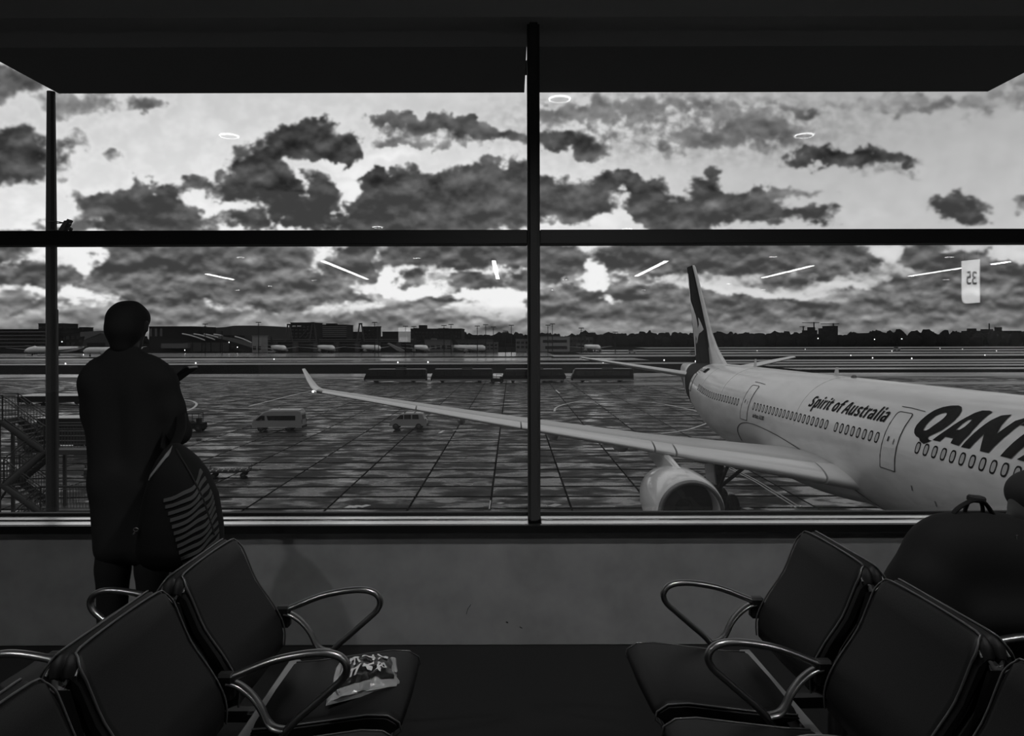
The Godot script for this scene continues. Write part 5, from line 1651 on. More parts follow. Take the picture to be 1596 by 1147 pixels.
func small_jet(label: String, where: Vector3, turn: float, first: Node3D) -> Node3D:
	if first:
		return copy_of(first, "distant_jet", label, where, turn)
	var t := thing("distant_jet", label, "airplane", where, turn, "jets parked across the field")
	var rings := []
	for e: Array in [[0.0, 0.1, 2.9], [0.7, 0.9, 3.0], [2.0, 1.6, 3.2], [4.0, 1.9, 3.4], [24.0, 1.9, 3.4], [29.0, 1.4, 3.9], [33.0, 0.5, 4.6], [34.0, 0.15, 4.8]]:
		var r := PackedVector3Array()
		for k in 14:
			var a := TAU * k / 14
			r.append(Vector3(17.0 - e[0], e[2] + sin(a) * e[1], cos(a) * e[1]))
		rings.append(r)
	part(t, "fuselage", Geo.new().loft(rings), M.white_paint)
	part(t, "tail_fin", Geo.new().loft([PackedVector3Array([Vector3(-9.5, 5.0, -0.2), Vector3(-15.6, 5.2, -0.2), Vector3(-15.6, 5.2, 0.2), Vector3(-9.5, 5.0, 0.2)]), PackedVector3Array([Vector3(-15.0, 11.6, -0.1), Vector3(-17.4, 11.6, -0.1), Vector3(-17.4, 11.6, 0.1), Vector3(-15.0, 11.6, 0.1)])], true, true, false), M.tail_band)
	for s: float in [-1.0, 1.0]:
		part(t, "wing", Geo.new().loft([PackedVector3Array([Vector3(4.5, 2.4, s * 1.2), Vector3(4.0, 2.9, s * 1.2), Vector3(-2.6, 2.6, s * 1.2), Vector3(-2.4, 2.3, s * 1.2)]), PackedVector3Array([Vector3(-5.0, 4.0, s * 17.0), Vector3(-5.1, 4.12, s * 17.0), Vector3(-6.8, 4.1, s * 17.0), Vector3(-6.7, 3.98, s * 17.0)])], true, true, false), M.b_pale)
		part(t, "engine", Geo.new().lathe([Vector2(0.6, 0.0), Vector2(0.9, -0.2), Vector2(1.0, -1.4), Vector2(0.7, -3.4), Vector2(0.001, -3.5), Vector2(0.001, -0.6)], 12, Transform3D(Basis(Vector3(0, 0, 1), -PI / 2), Vector3(4.2, 1.6, s * 5.2))), M.b_pale)
		part(t, "tailplane", Geo.new().loft([PackedVector3Array([Vector3(-12.6, 4.8, s * 0.3), Vector3(-12.8, 5.0, s * 0.3), Vector3(-15.8, 5.0, s * 0.3), Vector3(-15.7, 4.8, s * 0.3)]), PackedVector3Array([Vector3(-15.4, 5.5, s * 6.2), Vector3(-15.5, 5.6, s * 6.2), Vector3(-16.8, 5.6, s * 6.2), Vector3(-16.7, 5.5, s * 6.2)])], true, true, false), M.b_pale)
		part(t, "main_wheel", Geo.new().lathe([Vector2(0.001, -0.3), Vector2(0.7, -0.3), Vector2(0.7, 0.3), Vector2(0.001, 0.3)], 10, Transform3D(Basis(Vector3.RIGHT, PI / 2), Vector3(-1.0, 0.7, s * 2.6))), M.rubber)
		part(t, "gear_leg", Geo.new().tube([Vector3(-1.0, 2.6, s * 2.6), Vector3(-1.0, 0.7, s * 2.6)], 0.18, 6), M.b_dark)
	part(t, "nose_wheel", Geo.new().lathe([Vector2(0.001, -0.25), Vector2(0.5, -0.25), Vector2(0.5, 0.25), Vector2(0.001, 0.25)], 10, Transform3D(Basis(Vector3.RIGHT, PI / 2), Vector3(13.0, 0.5, 0))), M.rubber)
	part(t, "gear_leg", Geo.new().tube([Vector3(13.0, 2.4, 0), Vector3(13.0, 0.5, 0)], 0.15, 6), M.b_dark)
	return t


func make_far_jets() -> void:
	var spot := func(px: float, d: float) -> Vector3: return Vector3((px - CX) / FOC * d, GROUND, -d)
	var j := small_jet("distant white jet with dark tail before the left end of the long terminal", spot.call(433, 560), -1.0, null)
	small_jet("distant white jet before the middle of the long terminal, tail left", spot.call(507, 560), -1.0, j)
	small_jet("distant white jet before the right end of the long terminal", spot.call(577, 560), -1.0, j)
	small_jet("distant white jet at the pale pier, under the dark complex", spot.call(655, 555), -1.2, j)
	small_jet("distant white jet at the grey pier, nearest the window mullion", spot.call(730, 545), -0.75, j)
	small_jet("distant jet seen nose-on beside the grey terminal end", spot.call(922, 560), -1.35, j)
	small_jet("distant jet left of the post, its tail pointing left", spot.call(54, 545), -1.05, j)
	small_jet("distant jet crossed by the post, its nose pointing left", spot.call(86, 500), PI + 0.85, j)
	small_jet("larger distant jet with a lit nose lamp, left of the person's head", spot.call(176, 455), PI, j)
	for e: Array in [[145.5, 557.5, 455.0, "beside the person's head"], [69.3, 554.5, 495.0, "left of the post"]]:
		var t := thing("taxi_lamp", "bright lamp under the nose of the distant jet " + e[3], "lamp", at(e[0], e[1], e[2] - 4.0))
		part(t, "light_bulb", Geo.new().ball(Vector3.ZERO, Vector3.ONE * 0.5, 10, 8), glow(8.0))
	# a few ground vehicles along the terminal front
	for e: Array in [[423, 549.5, "before the small pale shed"], [617, 547, "under the stair ramp left of the pale pier"], [672, 546.5, "under the pale pier"], [770, 546, "before the square service block"], [867, 546.5, "before the pale flat terminal"], [985, 550.5, "on the far taxiway left of the tail"], [1082, 553.5, "on the far taxiway right behind the tail fin"], [1398, 547.0, "on the far taxiway under the trees"]]:
		var v := thing("distant_vehicle", "tiny pale service vehicle " + e[2], "vehicle", on_ground(e[0], e[1]), 0.0, "tiny service vehicles across the field")
		part(v, "body", Geo.new().box(Vector3(0, 1.0, 0), Vector3(5.0, 1.2, 2.2), 0.1), M.b_pale)
		part(v, "cab", Geo.new().box(Vector3(-0.8, 1.95, 0), Vector3(2.6, 0.9, 2.0), 0.15), M.b_dark)
		for x: float in [-1.6, 1.6]:
			part(v, "axle", Geo.new().box(Vector3(x, 0.4, 0), Vector3(0.8, 0.8, 2.3), 0.15), M.rubber)
	var ramp := thing("stair_ramp", "pale mobile boarding ramp sloping left of the pale pier", "ramp", at(617, 540, 565) * Vector3(1, 0, 1) + Vector3(0, GROUND, 0))
	part(ramp, "incline", Geo.new().extrude(PackedVector2Array([Vector2(-6, 6.2), Vector2(-5, 6.8), Vector2(6, 1.6), Vector2(6, 0.6), Vector2(2, 0.6)]), -1.2, 1.2), M.b_pale)
	part(ramp, "base", Geo.new().box(Vector3(-2, 0.6, 0), Vector3(9, 1.2, 2.4), 0.1), M.b_dark)


func make_masts() -> void:
	var spots := [[403, 501.5, "above the small pale shed"], [320, 504, "above the dark hall"], [346, 514, "before the arched hangar"], [584, 502, "left of the cube-shaped block"], [590, 508.5, "right of the cube-shaped block"], [632, 508, "inside the mirrored screen"], [645, 508.5, "at the left of the dark complex"], [692, 507, "over the middle of the dark complex"], [703, 505.5, "over the right of the dark complex"], [744, 508, "first in the row before the mullion"], [757, 506, "second in the row before the mullion"], [769, 509.5, "third in the row before the mullion"], [788, 516, "short one in the row before the mullion"], [797, 507, "tall one nearest the mullion"], [854, 507, "first right of the mullion"], [861, 505, "second right of the mullion"], [906, 511.5, "above the grey terminal end"], [959, 518, "among the trees left of the tail"]]
	for e: Array in spots:
		var d := 530.0
		var p := at(e[0], e[1], d)
		var t := thing("light_mast", "thin dark floodlight mast with a flat head, " + e[2], "light mast", Vector3(p.x, GROUND, -d), 0.0, "floodlight masts")
		var h := p.y - GROUND
		part(t, "pole", Geo.new().tube([Vector3.ZERO, Vector3(0, h, 0)], [0.32, 0.2], 6), M.b_dark)
		part(t, "lamp_head", Geo.new().box(Vector3(0, h, 0), Vector3(3.4, 0.5, 1.2), 0.1), M.b_mid)
		part(t, "ladder_ring", Geo.new().box(Vector3(0, h - 1.6, 0), Vector3(1.2, 0.16, 1.0)), M.b_dark)


func make_trees() -> void:
	var rng := RandomNumberGenerator.new()
	rng.seed = 77
	var noise := FastNoiseLite.new()
	noise.seed = 8
	noise.frequency = 0.22
	noise.fractal_octaves = 3
	var g := Geo.new()
	for e: Array in [[690, 1900, 980.0, 15.0], [840, 1900, 900.0, 13.0], [-200, 700, 1050.0, 13.0]]:
		var x: float = (e[0] - CX) / FOC * e[2]
		var end: float = (e[1] - CX) / FOC * e[2]
		while x < end:
			var w := rng.randf_range(7.0, 15.0)
			var h: float = e[3] + rng.randf_range(-2.0, 2.4) + 2.0 * noise.get_noise_2d(x * 0.06, e[2])
			var px: float = CX + FOC * x / e[2]
			if px > 1330.0 and px < 1480.0:
				h += rng.randf_range(0.5, 3.2)
			g.ball(Vector3(x, GROUND + h * 0.45, -(e[2] as float) + rng.randf_range(-14, 14)), Vector3(w * 0.62, h * 0.56, w * 0.6), 10, 7, noise, 0.35)
			x += w * 0.55
	var t := part(self, "treeline", g, M.leaf)
	t.set_meta("kind", "stuff")
	t.set_meta("label", "dark line of trees along the far edge of the airfield")
	t.set_meta("category", "trees")
	# a low bank they stand on
	solid("far_bank", Geo.new().box(Vector3(300, GROUND + 1.6, -1040), Vector3(3200, 3.2, 250)), M.grass)
	var n := 0
	for e: Array in [[1363, 530, 880], [1405.5, 529.5, 880], [1275, 528.5, 880], [96.5, 531, 600], [357, 532.5, 590], [346, 539.5, 575], [370, 540, 575], [288, 544.5, 570]]:
		n += 1
		var o := thing("flood_lamp", "tiny lit lamp " + ["before the trees, left of two", "before the trees, right of two", "before the trees under the tower blocks", "on the block right of the post", "on the arched hangar front", "low before the arched hangar", "low at the right of the arched hangar", "low before the dark hall"][n - 1], "lamp", at(e[0], e[1], e[2]))
		part(o, "light_bulb", Geo.new().ball(Vector3.ZERO, Vector3.ONE * (e[2] / 1900.0), 8, 6), glow(5.0))

# ---------------------------------------------------------------- beam seats
# Own axes: x across the double row (seats face +x and -x), z along it, y up.

const BACK_CURVE := [[0.030, 0.815], [0.052, 0.765], [0.089, 0.679], [0.142, 0.602], [0.174, 0.545], [0.186, 0.50], [0.184, 0.455]]
const PAD_CURVE := [[0.215, 0.372], [0.225, 0.398], [0.30, 0.404], [0.45, 0.424], [0.55, 0.438], [0.61, 0.436], [0.643, 0.416], [0.648, 0.392], [0.625, 0.374], [0.45, 0.362], [0.30, 0.352]]


func pad(profile: Array, half: float, soft: float, corner := 0.0) -> Geo:
	# a padded panel: an outline in the x-y plane carried along z, its ends drawn in, its top corners rounded
	var mid := Vector2()
	var most := -1e9
	for p: Vector2 in profile:
		mid += p / profile.size()
		most = maxf(most, p.y)
	var stations := [[-half, 0.014], [-half + soft * 0.25, 0.006], [-half + soft, 0.0], [0.0, -0.004], [half - soft, 0.0], [half - soft * 0.25, 0.006], [half, 0.014]]
	if corner > soft:
		stations.append_array([[-half + corner * 0.55, 0.0], [half - corner * 0.55, 0.0], [-half + corner, 0.0], [half - corner, 0.0]])
	stations.sort_custom(func(a: Array, b: Array) -> bool: return a[0] < b[0])
	var rings := []
	for e: Array in stations:
		var ring := PackedVector3Array()
		var over := clampf(absf(e[0]) - (half - corner), 0.0, corner)
		var keep := sqrt(maxf(0.0, corner * corner - over * over)) / corner if corner > 0.0 else 1.0
		for i in profile.size():
			var p: Vector2 = profile[i]
			var a: Vector2 = profile[(i + profile.size() - 1) % profile.size()]
			var b: Vector2 = profile[(i + 1) % profile.size()]
			var n := (b - a).orthogonal().normalized()
			if n.dot(p - mid) < 0:
				n = -n
			var q: Vector2 = p - n * e[1]
			if q.y > most - corner:
				q.y = most - corner + (q.y - most + corner) * keep
			ring.append(Vector3(q.x, q.y, e[0]))
		rings.append(ring)
	return Geo.new().loft(rings)


func curve_points(pts: Array, per := 4) -> Array:
	var c := Curve3D.new()
	for i in pts.size():
		var a: Vector3 = pts[maxi(i - 1, 0)]
		var b: Vector3 = pts[mini(i + 1, pts.size() - 1)]
		c.add_point(pts[i], (a - b) / 6.0, (b - a) / 6.0)
	var out := []
	var n := (pts.size() - 1) * per
	for i in n + 1:
		out.append(c.sample(mini(i / per, pts.size() - 2), float(i - mini(i / per, pts.size() - 2) * per) / per))
	return out


func make_benches() -> void:
	var label := "double-sided row of black leather airport seats with metal arms, left of the aisle"
	var b := thing("airport_bench", label, "bench", Vector3(-0.965, 0, -1.95))
	b.set_meta("group", "rows of lounge seats")
	var front := []
	for p: Array in BACK_CURVE:
		front.append(Vector2(p[0], p[1]))
	var back_profile := front.duplicate()
	var rev := front.duplicate()
	rev.reverse()
	for p: Vector2 in rev:
		back_profile.append(p + Vector2(-0.042, -0.014))
	back_profile.insert(0, Vector2(0.008, 0.822))
	var shell_profile := []
	for p: Vector2 in front:
		shell_profile.append(p + Vector2(-0.040, -0.016))
	rev = shell_profile.duplicate()
	rev.reverse()
	for p: Vector2 in rev:
		shell_profile.append(p + Vector2(-0.014, -0.004))
	var pad_profile := []
	for p: Array in PAD_CURVE:
		pad_profile.append(Vector2(p[0], p[1]))
	var half := 0.24
	var back_mesh := pad(back_profile, half, 0.03, 0.045).mesh()
	var shell_mesh := pad(shell_profile, half + 0.006, 0.01, 0.045).mesh()
	var pad_mesh := pad(pad_profile, half, 0.035).mesh()
	var pan := Geo.new()
	pan.box(Vector3(0.43, 0.345, 0), Vector3(0.38, 0.02, 0.44), 0.008)
	var pan_mesh := pan.mesh()
	# piping round the backrest and along the seat edges
	var bp := []
	for p: Vector2 in front.slice(1):
		bp.append(Vector3(p.x + 0.001, p.y - 0.002, half - 0.009))
	bp.reverse()
	for e: Array in [[0.040, 0.790, 0.009], [0.026, 0.812, 0.022], [0.016, 0.823, 0.048]]:
		bp.append(Vector3(e[0], e[1], half - e[2]))
	bp.append(Vector3(0.012, 0.825, 0.0))
	for e: Array in [[0.016, 0.823, 0.048], [0.026, 0.812, 0.022], [0.040, 0.790, 0.009]]:
		bp.append(Vector3(e[0], e[1], -half + e[2]))
	for p: Vector2 in front.slice(1):
		bp.append(Vector3(p.x + 0.001, p.y - 0.002, -half + 0.009))
	bp = curve_points(bp, 3)
	var back_piping := Geo.new().tube(bp, 0.0028, 6).mesh()
	var rim := Geo.new().tube([Vector3(-0.032, 0.780, -half), Vector3(-0.030, 0.803, -half + 0.03), Vector3(-0.030, 0.806, 0), Vector3(-0.030, 0.803, half - 0.03), Vector3(-0.032, 0.780, half)], 0.0032, 6).mesh()
	var sp := []
	for z: float in [half - 0.004]:
		for p: Array in PAD_CURVE.slice(1, 9):
			sp.append(Vector3(p[0], p[1] - 0.006, z))
	for p: Array in [PAD_CURVE[8]]:
		sp.append(Vector3(p[0] + 0.008, p[1] + 0.004, 0))
	var back_part := PAD_CURVE.slice(1, 9)
	back_part.reverse()
	for p: Array in back_part:
		sp.append(Vector3(p[0], p[1] - 0.006, -half + 0.004))
	var seat_piping := Geo.new().tube(sp, 0.003, 6).mesh()
	var arm := Geo.new()
	var loop := []
	for p: Array in [[0.150, 0.545], [0.215, 0.572], [0.297, 0.604], [0.375, 0.621], [0.440, 0.626], [0.485, 0.615], [0.504, 0.588], [0.494, 0.556], [0.455, 0.520], [0.405, 0.476], [0.355, 0.432], [0.318, 0.385], [0.30, 0.35]]:
		loop.append(Vector3(p[0], p[1], 0))
	arm.tube(curve_points(loop, 3), 0.0125, 10, Vector2(1.25, 0.85))
	var arm_mesh := arm.mesh()
	var brace := []
	for p: Array in [[0.172, 0.545], [0.200, 0.538], [0.235, 0.512], [0.262, 0.478], [0.280, 0.440], [0.300, 0.418], [0.328, 0.412]]:
		brace.append(Vector3(p[0], p[1], 0))
	var brace_mesh := Geo.new().tube(curve_points(brace, 3), 0.014, 8, Vector2(1.6, 0.55)).mesh()
	var bracket_mesh := Geo.new().box(Vector3(0.168, 0.535, 0), Vector3(0.05, 0.075, 0.036), 0.008).mesh()
	for s in 2:
		var turn := Basis(Vector3.UP, PI * s)
		for k in 3:
			var z := (-0.56 + 0.56 * k) * (1 if s == 0 else -1)
			var xf := Transform3D(turn, turn * Vector3(0, 0, z))
			var seat := part(b, "seat", pad_mesh, M.leather, xf)
			part(seat, "piping", seat_piping, M.piping)
			part(seat, "seat_pan", pan_mesh, M.shell)
			var back := part(b, "backrest", back_mesh, M.leather, xf)
			part(back, "piping", back_piping, M.piping)
			part(back, "back_shell", shell_mesh, M.shell)
			part(back, "shell_rim", rim, M.piping)
		for k in 4:
			var z := -0.84 + 0.56 * k
			var xf := Transform3D(turn, turn * Vector3(0, 0, z))
			var a := part(b, "armrest", arm_mesh, M.alloy, xf)
			part(a, "arm_brace", brace_mesh, M.alloy)
			part(a, "arm_bracket", bracket_mesh, M.shell)
		part(b, "seat_rail", Geo.new().box(turn * Vector3(0.20, 0.345, 0), Vector3(0.045, 0.05, 1.76), 0.006), M.beam)
	part(b, "main_beam", Geo.new().box(Vector3(0, 0.33, 0), Vector3(0.09, 0.06, 1.74), 0.01), M.shell)
	for z: float in [-0.56, 0.56]:
		part(b, "cross_arm", Geo.new().box(Vector3(0, 0.325, z), Vector3(0.62, 0.035, 0.05), 0.008), M.shell)
		part(b, "leg", Geo.new().tube([Vector3(0, 0.32, z), Vector3(0, 0.03, z)], 0.03, 10), M.alloy)
		part(b, "foot", Geo.new().box(Vector3(0, 0.018, z), Vector3(0.66, 0.035, 0.06), 0.012), M.alloy)
	var r := copy_of(b, "airport_bench", "double-sided row of black leather airport seats right of the aisle, below the big bag", Vector3(1.075, 0, -2.04), 0.04)
	r.set_meta("group", "rows of lounge seats")
	var q := copy_of(b, "airport_bench", "row of black leather airport seats at the right edge, under the person leaning forward", Vector3(2.86, 0, -2.45), 0.0)
	q.set_meta("group", "rows of lounge seats")


# ---------------------------------------------------------------- people

func nets(g: Geo, bones: Array, cell: float, k: float) -> void:
	# bones are tapered capsules [from, to, radius, radius]; their blended surface is meshed as surface nets
	var lo := Vector3.ONE * 1e9
	var hi := Vector3.ONE * -1e9
	for b: Array in bones:
		var r: float = maxf(b[2], b[3]) + k * 2.0 + cell * 2.0
		for e in 2:
			lo = lo.min((b[e] as Vector3) - Vector3.ONE * r)
			hi = hi.max((b[e] as Vector3) + Vector3.ONE * r)
	var nx := int((hi.x - lo.x) / cell) + 2
	var ny := int((hi.y - lo.y) / cell) + 2
	var nz := int((hi.z - lo.z) / cell) + 2
	var s := PackedFloat32Array()
	s.resize(nx * ny * nz)
	for b: Array in bones:
		var a: Vector3 = b[0]
		var ab: Vector3 = (b[1] as Vector3) - a
		var ll := maxf(ab.length_squared(), 1e-9)
		var ra: float = b[2]
		var rb: float = b[3]
		var reach: float = maxf(ra, rb) + k * 5.0
		var p0 := ((a.min(b[1]) - Vector3.ONE * reach - lo) / cell).max(Vector3.ZERO)
		var p1 := (a.max(b[1]) + Vector3.ONE * reach - lo) / cell
		for z in range(int(p0.z), mini(int(p1.z) + 2, nz)):
			for y in range(int(p0.y), mini(int(p1.y) + 2, ny)):
				var row := (z * ny + y) * nx
				for x in range(int(p0.x), mini(int(p1.x) + 2, nx)):
					var p := lo + Vector3(x, y, z) * cell - a
					var t := clampf(p.dot(ab) / ll, 0.0, 1.0)
					var d := (p - ab * t).length() - lerpf(ra, rb, t)
					if d < k * 5.0:
						s[row + x] += exp(-d / k)
	var corner := [0, 1, nx, nx + 1, nx * ny, nx * ny + 1, nx * ny + nx, nx * ny + nx + 1]
	var off := [Vector3(0, 0, 0), Vector3(1, 0, 0), Vector3(0, 1, 0), Vector3(1, 1, 0), Vector3(0, 0, 1), Vector3(1, 0, 1), Vector3(0, 1, 1), Vector3(1, 1, 1)]
	var edges := [[0, 1], [2, 3], [4, 5], [6, 7], [0, 2], [1, 3], [4, 6], [5, 7], [0, 4], [1, 5], [2, 6], [3, 7]]
	var at_cell := {}
	for z in nz - 1:
		for y in ny - 1:
			var row := (z * ny + y) * nx
			for x in nx - 1:
				var i := row + x
				var first := s[i] > 1.0
				if (s[i + 1] > 1.0) == first and (s[i + nx] > 1.0) == first and (s[i + nx + 1] > 1.0) == first and (s[i + corner[4]] > 1.0) == first and (s[i + corner[5]] > 1.0) == first and (s[i + corner[6]] > 1.0) == first and (s[i + corner[7]] > 1.0) == first:
					continue
				var sum := Vector3()
				var n := 0
				for e: Array in edges:
					var va := s[i + corner[e[0]]]
					var vb := s[i + corner[e[1]]]
					if (va > 1.0) != (vb > 1.0):
						var fa := log(maxf(va, 1e-3))
						var fb := log(maxf(vb, 1e-3))
						sum += (off[e[0]] as Vector3).lerp(off[e[1]], fa / (fa - fb))
						n += 1
				at_cell[i] = lo + (Vector3(x, y, z) + sum / n) * cell
	for i: int in at_cell:
		var inside := s[i] > 1.0
		for ax in 3:
			var step: int = [1, nx, nx * ny][ax]
			if (s[i + step] > 1.0) == inside:
				continue
			var u: int = [nx, nx * ny, 1][ax]
			var v: int = [nx * ny, 1, nx][ax]
			if at_cell.has(i - u) and at_cell.has(i - v) and at_cell.has(i - u - v):
				if inside:
					g.quad(at_cell[i], at_cell[i - v], at_cell[i - u - v], at_cell[i - u], true)
				else:
					g.quad(at_cell[i], at_cell[i - u], at_cell[i - u - v], at_cell[i - v], true)
	g.done()


func bone(ax: float, ay: float, az: float, bx: float, by: float, bz: float, ra: float, rb: float) -> Array:
	return [Vector3(ax, ay, az), Vector3(bx, by, bz), ra, rb]


func hand_bones(wrist: Vector3, ahead: Vector3, palm: Vector3, thumb_side: float, curl: float) -> Array:
	# palm, four unequal fingers that bend towards the palm, and a thumb leaving its side
	var f := ahead.normalized()
	var side := f.cross(palm).normalized() * thumb_side
	var inw := side.cross(f).normalized() * thumb_side
	var out := []
	for k in 4:
		var across := side * (0.030 - 0.0195 * k)
		var knuckle := wrist + f * (0.088 - 0.004 * absf(k - 1.2)) + across
		out.append([wrist + across * 0.6, knuckle, 0.016, 0.0115])
		var l: float = [0.070, 0.078, 0.072, 0.056][k]
		var d1 := (f * cos(curl * 0.6) + inw * sin(curl * 0.6)).normalized()
		var d2 := (f * cos(curl * 1.5) + inw * sin(curl * 1.5)).normalized()
		var mid := knuckle + d1 * l * 0.52
		out.append([knuckle, mid, 0.0098, 0.009])
		out.append([mid, mid + d2 * l * 0.5, 0.009, 0.0075])
	var root := wrist + f * 0.025 + side * 0.030
	var t1 := root + (f * 0.7 + side * 0.6 + inw * 0.35).normalized() * 0.042
	out.append([root, t1, 0.0135, 0.0105])
	out.append([t1, t1 + (f * 0.9 + side * 0.1 + inw * 0.5).normalized() * 0.034, 0.0105, 0.0085])
	return out


func moved(bones: Array, by: Vector3) -> Array:
	return bones.map(func(b: Array) -> Array: return [(b[0] as Vector3) + by, (b[1] as Vector3) + by, b[2], b[3]])


func make_people() -> void:
	# the standing figure, seen from behind, looking out over the apron
	var p := thing("person", "person in a long dark coat standing at the window, seen from behind", "person", Vector3(-1.708, 0, -3.56))
	var lw := Vector3(-0.02, 1.12, -0.30)
	var rw := Vector3(0.012, 1.165, -0.30)
	var skin := Geo.new()
	nets(skin, [
		bone(0, 1.42, 0.0, 0, 1.2, -0.01, 0.05, 0.07), bone(0, 1.2, -0.01, 0, 0.9, 0, 0.07, 0.07), bone(-0.14, 1.31, 0.01, 0.15, 1.32, 0.01, 0.045, 0.045),
		bone(-0.135, 1.29, 0.02, -0.128, 1.04, -0.04, 0.036, 0.030), bone(-0.128, 1.04, -0.04, lw.x, lw.y, lw.z, 0.032, 0.024), bone(0.165, 1.30, 0.02, 0.222, 1.085, 0.0, 0.038, 0.032), bone(0.222, 1.085, 0.0, rw.x, rw.y, rw.z, 0.032, 0.024),
		bone(-0.065, 0.88, 0, -0.065, 0.48, 0, 0.07, 0.05), bone(-0.065, 0.48, 0, -0.065, 0.09, 0.01, 0.05, 0.035), bone(0.08, 0.88, 0, 0.11, 0.48, 0, 0.07, 0.05), bone(0.11, 0.48, 0, 0.11, 0.09, 0.01, 0.05, 0.035),
	], 0.016, 0.012)
	nets(skin, [
		bone(-0.006, 1.58, 0.0, -0.006, 1.565, -0.02, 0.080, 0.078), bone(-0.006, 1.53, -0.035, -0.006, 1.485, -0.062, 0.066, 0.045), bone(-0.006, 1.50, 0.01, -0.004, 1.38, 0.015, 0.056, 0.06), bone(-0.006, 1.56, -0.098, -0.006, 1.538, -0.112, 0.009, 0.015),
		bone(-0.090, 1.57, -0.012, -0.088, 1.54, -0.016, 0.012, 0.009), bone(0.078, 1.57, -0.012, 0.076, 1.54, -0.016, 0.012, 0.009), bone(-0.03, 1.595, -0.088, 0.018, 1.595, -0.088, 0.010, 0.010), bone(-0.022, 1.508, -0.102, 0.010, 1.508, -0.102, 0.007, 0.007),
	], 0.008, 0.008)
	nets(skin, hand_bones(lw, Vector3(0.6, 0.25, -0.5), Vector3(0, 1, 0), 1.0, 0.7), 0.005, 0.003)
	nets(skin, hand_bones(rw, Vector3(0.25, 0.8, -0.15), Vector3(0, 0, -1), -1.0, 0.5), 0.005, 0.003)
	part(p, "body", skin, M.skin)
	var coat := Geo.new()
	nets(coat, [
		bone(-0.110, 1.318, 0.02, 0.130, 1.325, 0.02, 0.080, 0.080), bone(-0.068, 1.25, 0.005, -0.063, 0.86, 0.0, 0.108, 0.098), bone(0.075, 1.25, 0.005, 0.075, 0.86, 0.0, 0.108, 0.100), bone(-0.063, 0.86, 0, -0.058, 0.58, 0.0, 0.098, 0.088), bone(0.075, 0.86, 0, 0.085, 0.58, 0.0, 0.10, 0.092), bone(0.0, 0.9, 0.02, 0.0, 0.6, 0.02, 0.09, 0.08),
		bone(-0.138, 1.298, 0.02, -0.138, 1.17, 0.0, 0.062, 0.055), bone(-0.138, 1.17, 0.0, -0.128, 1.04, -0.045, 0.055, 0.05), bone(-0.128, 1.04, -0.045, -0.045, 1.11, -0.26, 0.05, 0.038),
		bone(0.165, 1.305, 0.02, 0.195, 1.19, 0.01, 0.064, 0.057), bone(0.195, 1.19, 0.01, 0.222, 1.088, 0.0, 0.057, 0.053), bone(0.222, 1.088, 0.0, 0.035, 1.15, -0.27, 0.053, 0.038),
		bone(-0.035, 1.395, 0.03, 0.028, 1.395, 0.03, 0.052, 0.052), bone(-0.035, 1.425, 0.02, 0.03, 1.425, 0.02, 0.044, 0.044), bone(-0.1, 1.36, 0.02, 0.1, 1.37, 0.02, 0.06, 0.06),
	], 0.014, 0.014)
	part(p, "coat", coat, M.cloth)
	var legs := Geo.new()
	nets(legs, [
		bone(-0.062, 0.86, 0, -0.066, 0.48, 0.0, 0.082, 0.070), bone(-0.066, 0.48, 0.0, -0.066, 0.07, 0.012, 0.070, 0.056), bone(0.085, 0.86, 0, 0.108, 0.48, 0.0, 0.082, 0.068), bone(0.108, 0.48, 0.0, 0.112, 0.07, 0.012, 0.068, 0.056),
	], 0.015, 0.010)
	part(p, "trousers", legs, M.cloth_dark)
	var hair := Geo.new()
	nets(hair, [bone(-0.007, 1.582, 0.004, -0.007, 1.556, 0.012, 0.081, 0.079), bone(-0.042, 1.592, -0.03, 0.029, 1.592, -0.03, 0.056, 0.056), bone(-0.006, 1.525, 0.024, -0.006, 1.475, 0.028, 0.070, 0.052), bone(-0.03, 1.628, -0.03, 0.012, 1.630, -0.03, 0.038, 0.038)], 0.010, 0.010)
	part(p, "hair", hair, M.hair)
	for x: float in [-0.066, 0.112]:
		var shoe := Geo.new()
		nets(shoe, [bone(x, 0.042, 0.05, x * 1.07, 0.034, -0.15, 0.042, 0.034), bone(x, 0.07, 0.02, x, 0.05, -0.05, 0.045, 0.04)], 0.010, 0.008)
		part(p, "shoe", shoe, M.shoe)
	# what the right hand holds up: a slim tablet, seen almost edge-on over the shoulder
	var tb := thing("tablet", "thin tablet held up by the standing person, seen almost edge-on above the shoulder", "tablet", Vector3(-1.618, 1.313, -3.89))
	var tilt := Basis(Vector3(0, 0, 1), deg_to_rad(-54))
	part(tb, "case", Geo.new().box(Vector3.ZERO, Vector3(0.014, 0.17, 0.12), 0.003, tilt), M.rubber)
	part(tb, "screen", Geo.new().box(tilt * Vector3(-0.0075, 0, 0), Vector3(0.002, 0.16, 0.11), 0.0, tilt), M.window_dark)
	part(tb, "end_cap", Geo.new().box(tilt * Vector3(0, 0.086, 0), Vector3(0.012, 0.004, 0.11), 0.001, tilt), M.bus_pale)
	# the figure at the right edge, sitting and leaning forward
	var q := thing("person", "dark-haired person sitting bent forward at the right edge beside the big bag", "person", Vector3(2.53, 0, -2.92))
	var ql := Vector3(-0.50, 0.56, -0.07)
	var qr := Vector3(-0.50, 0.55, 0.08)
	var qs := Geo.new()
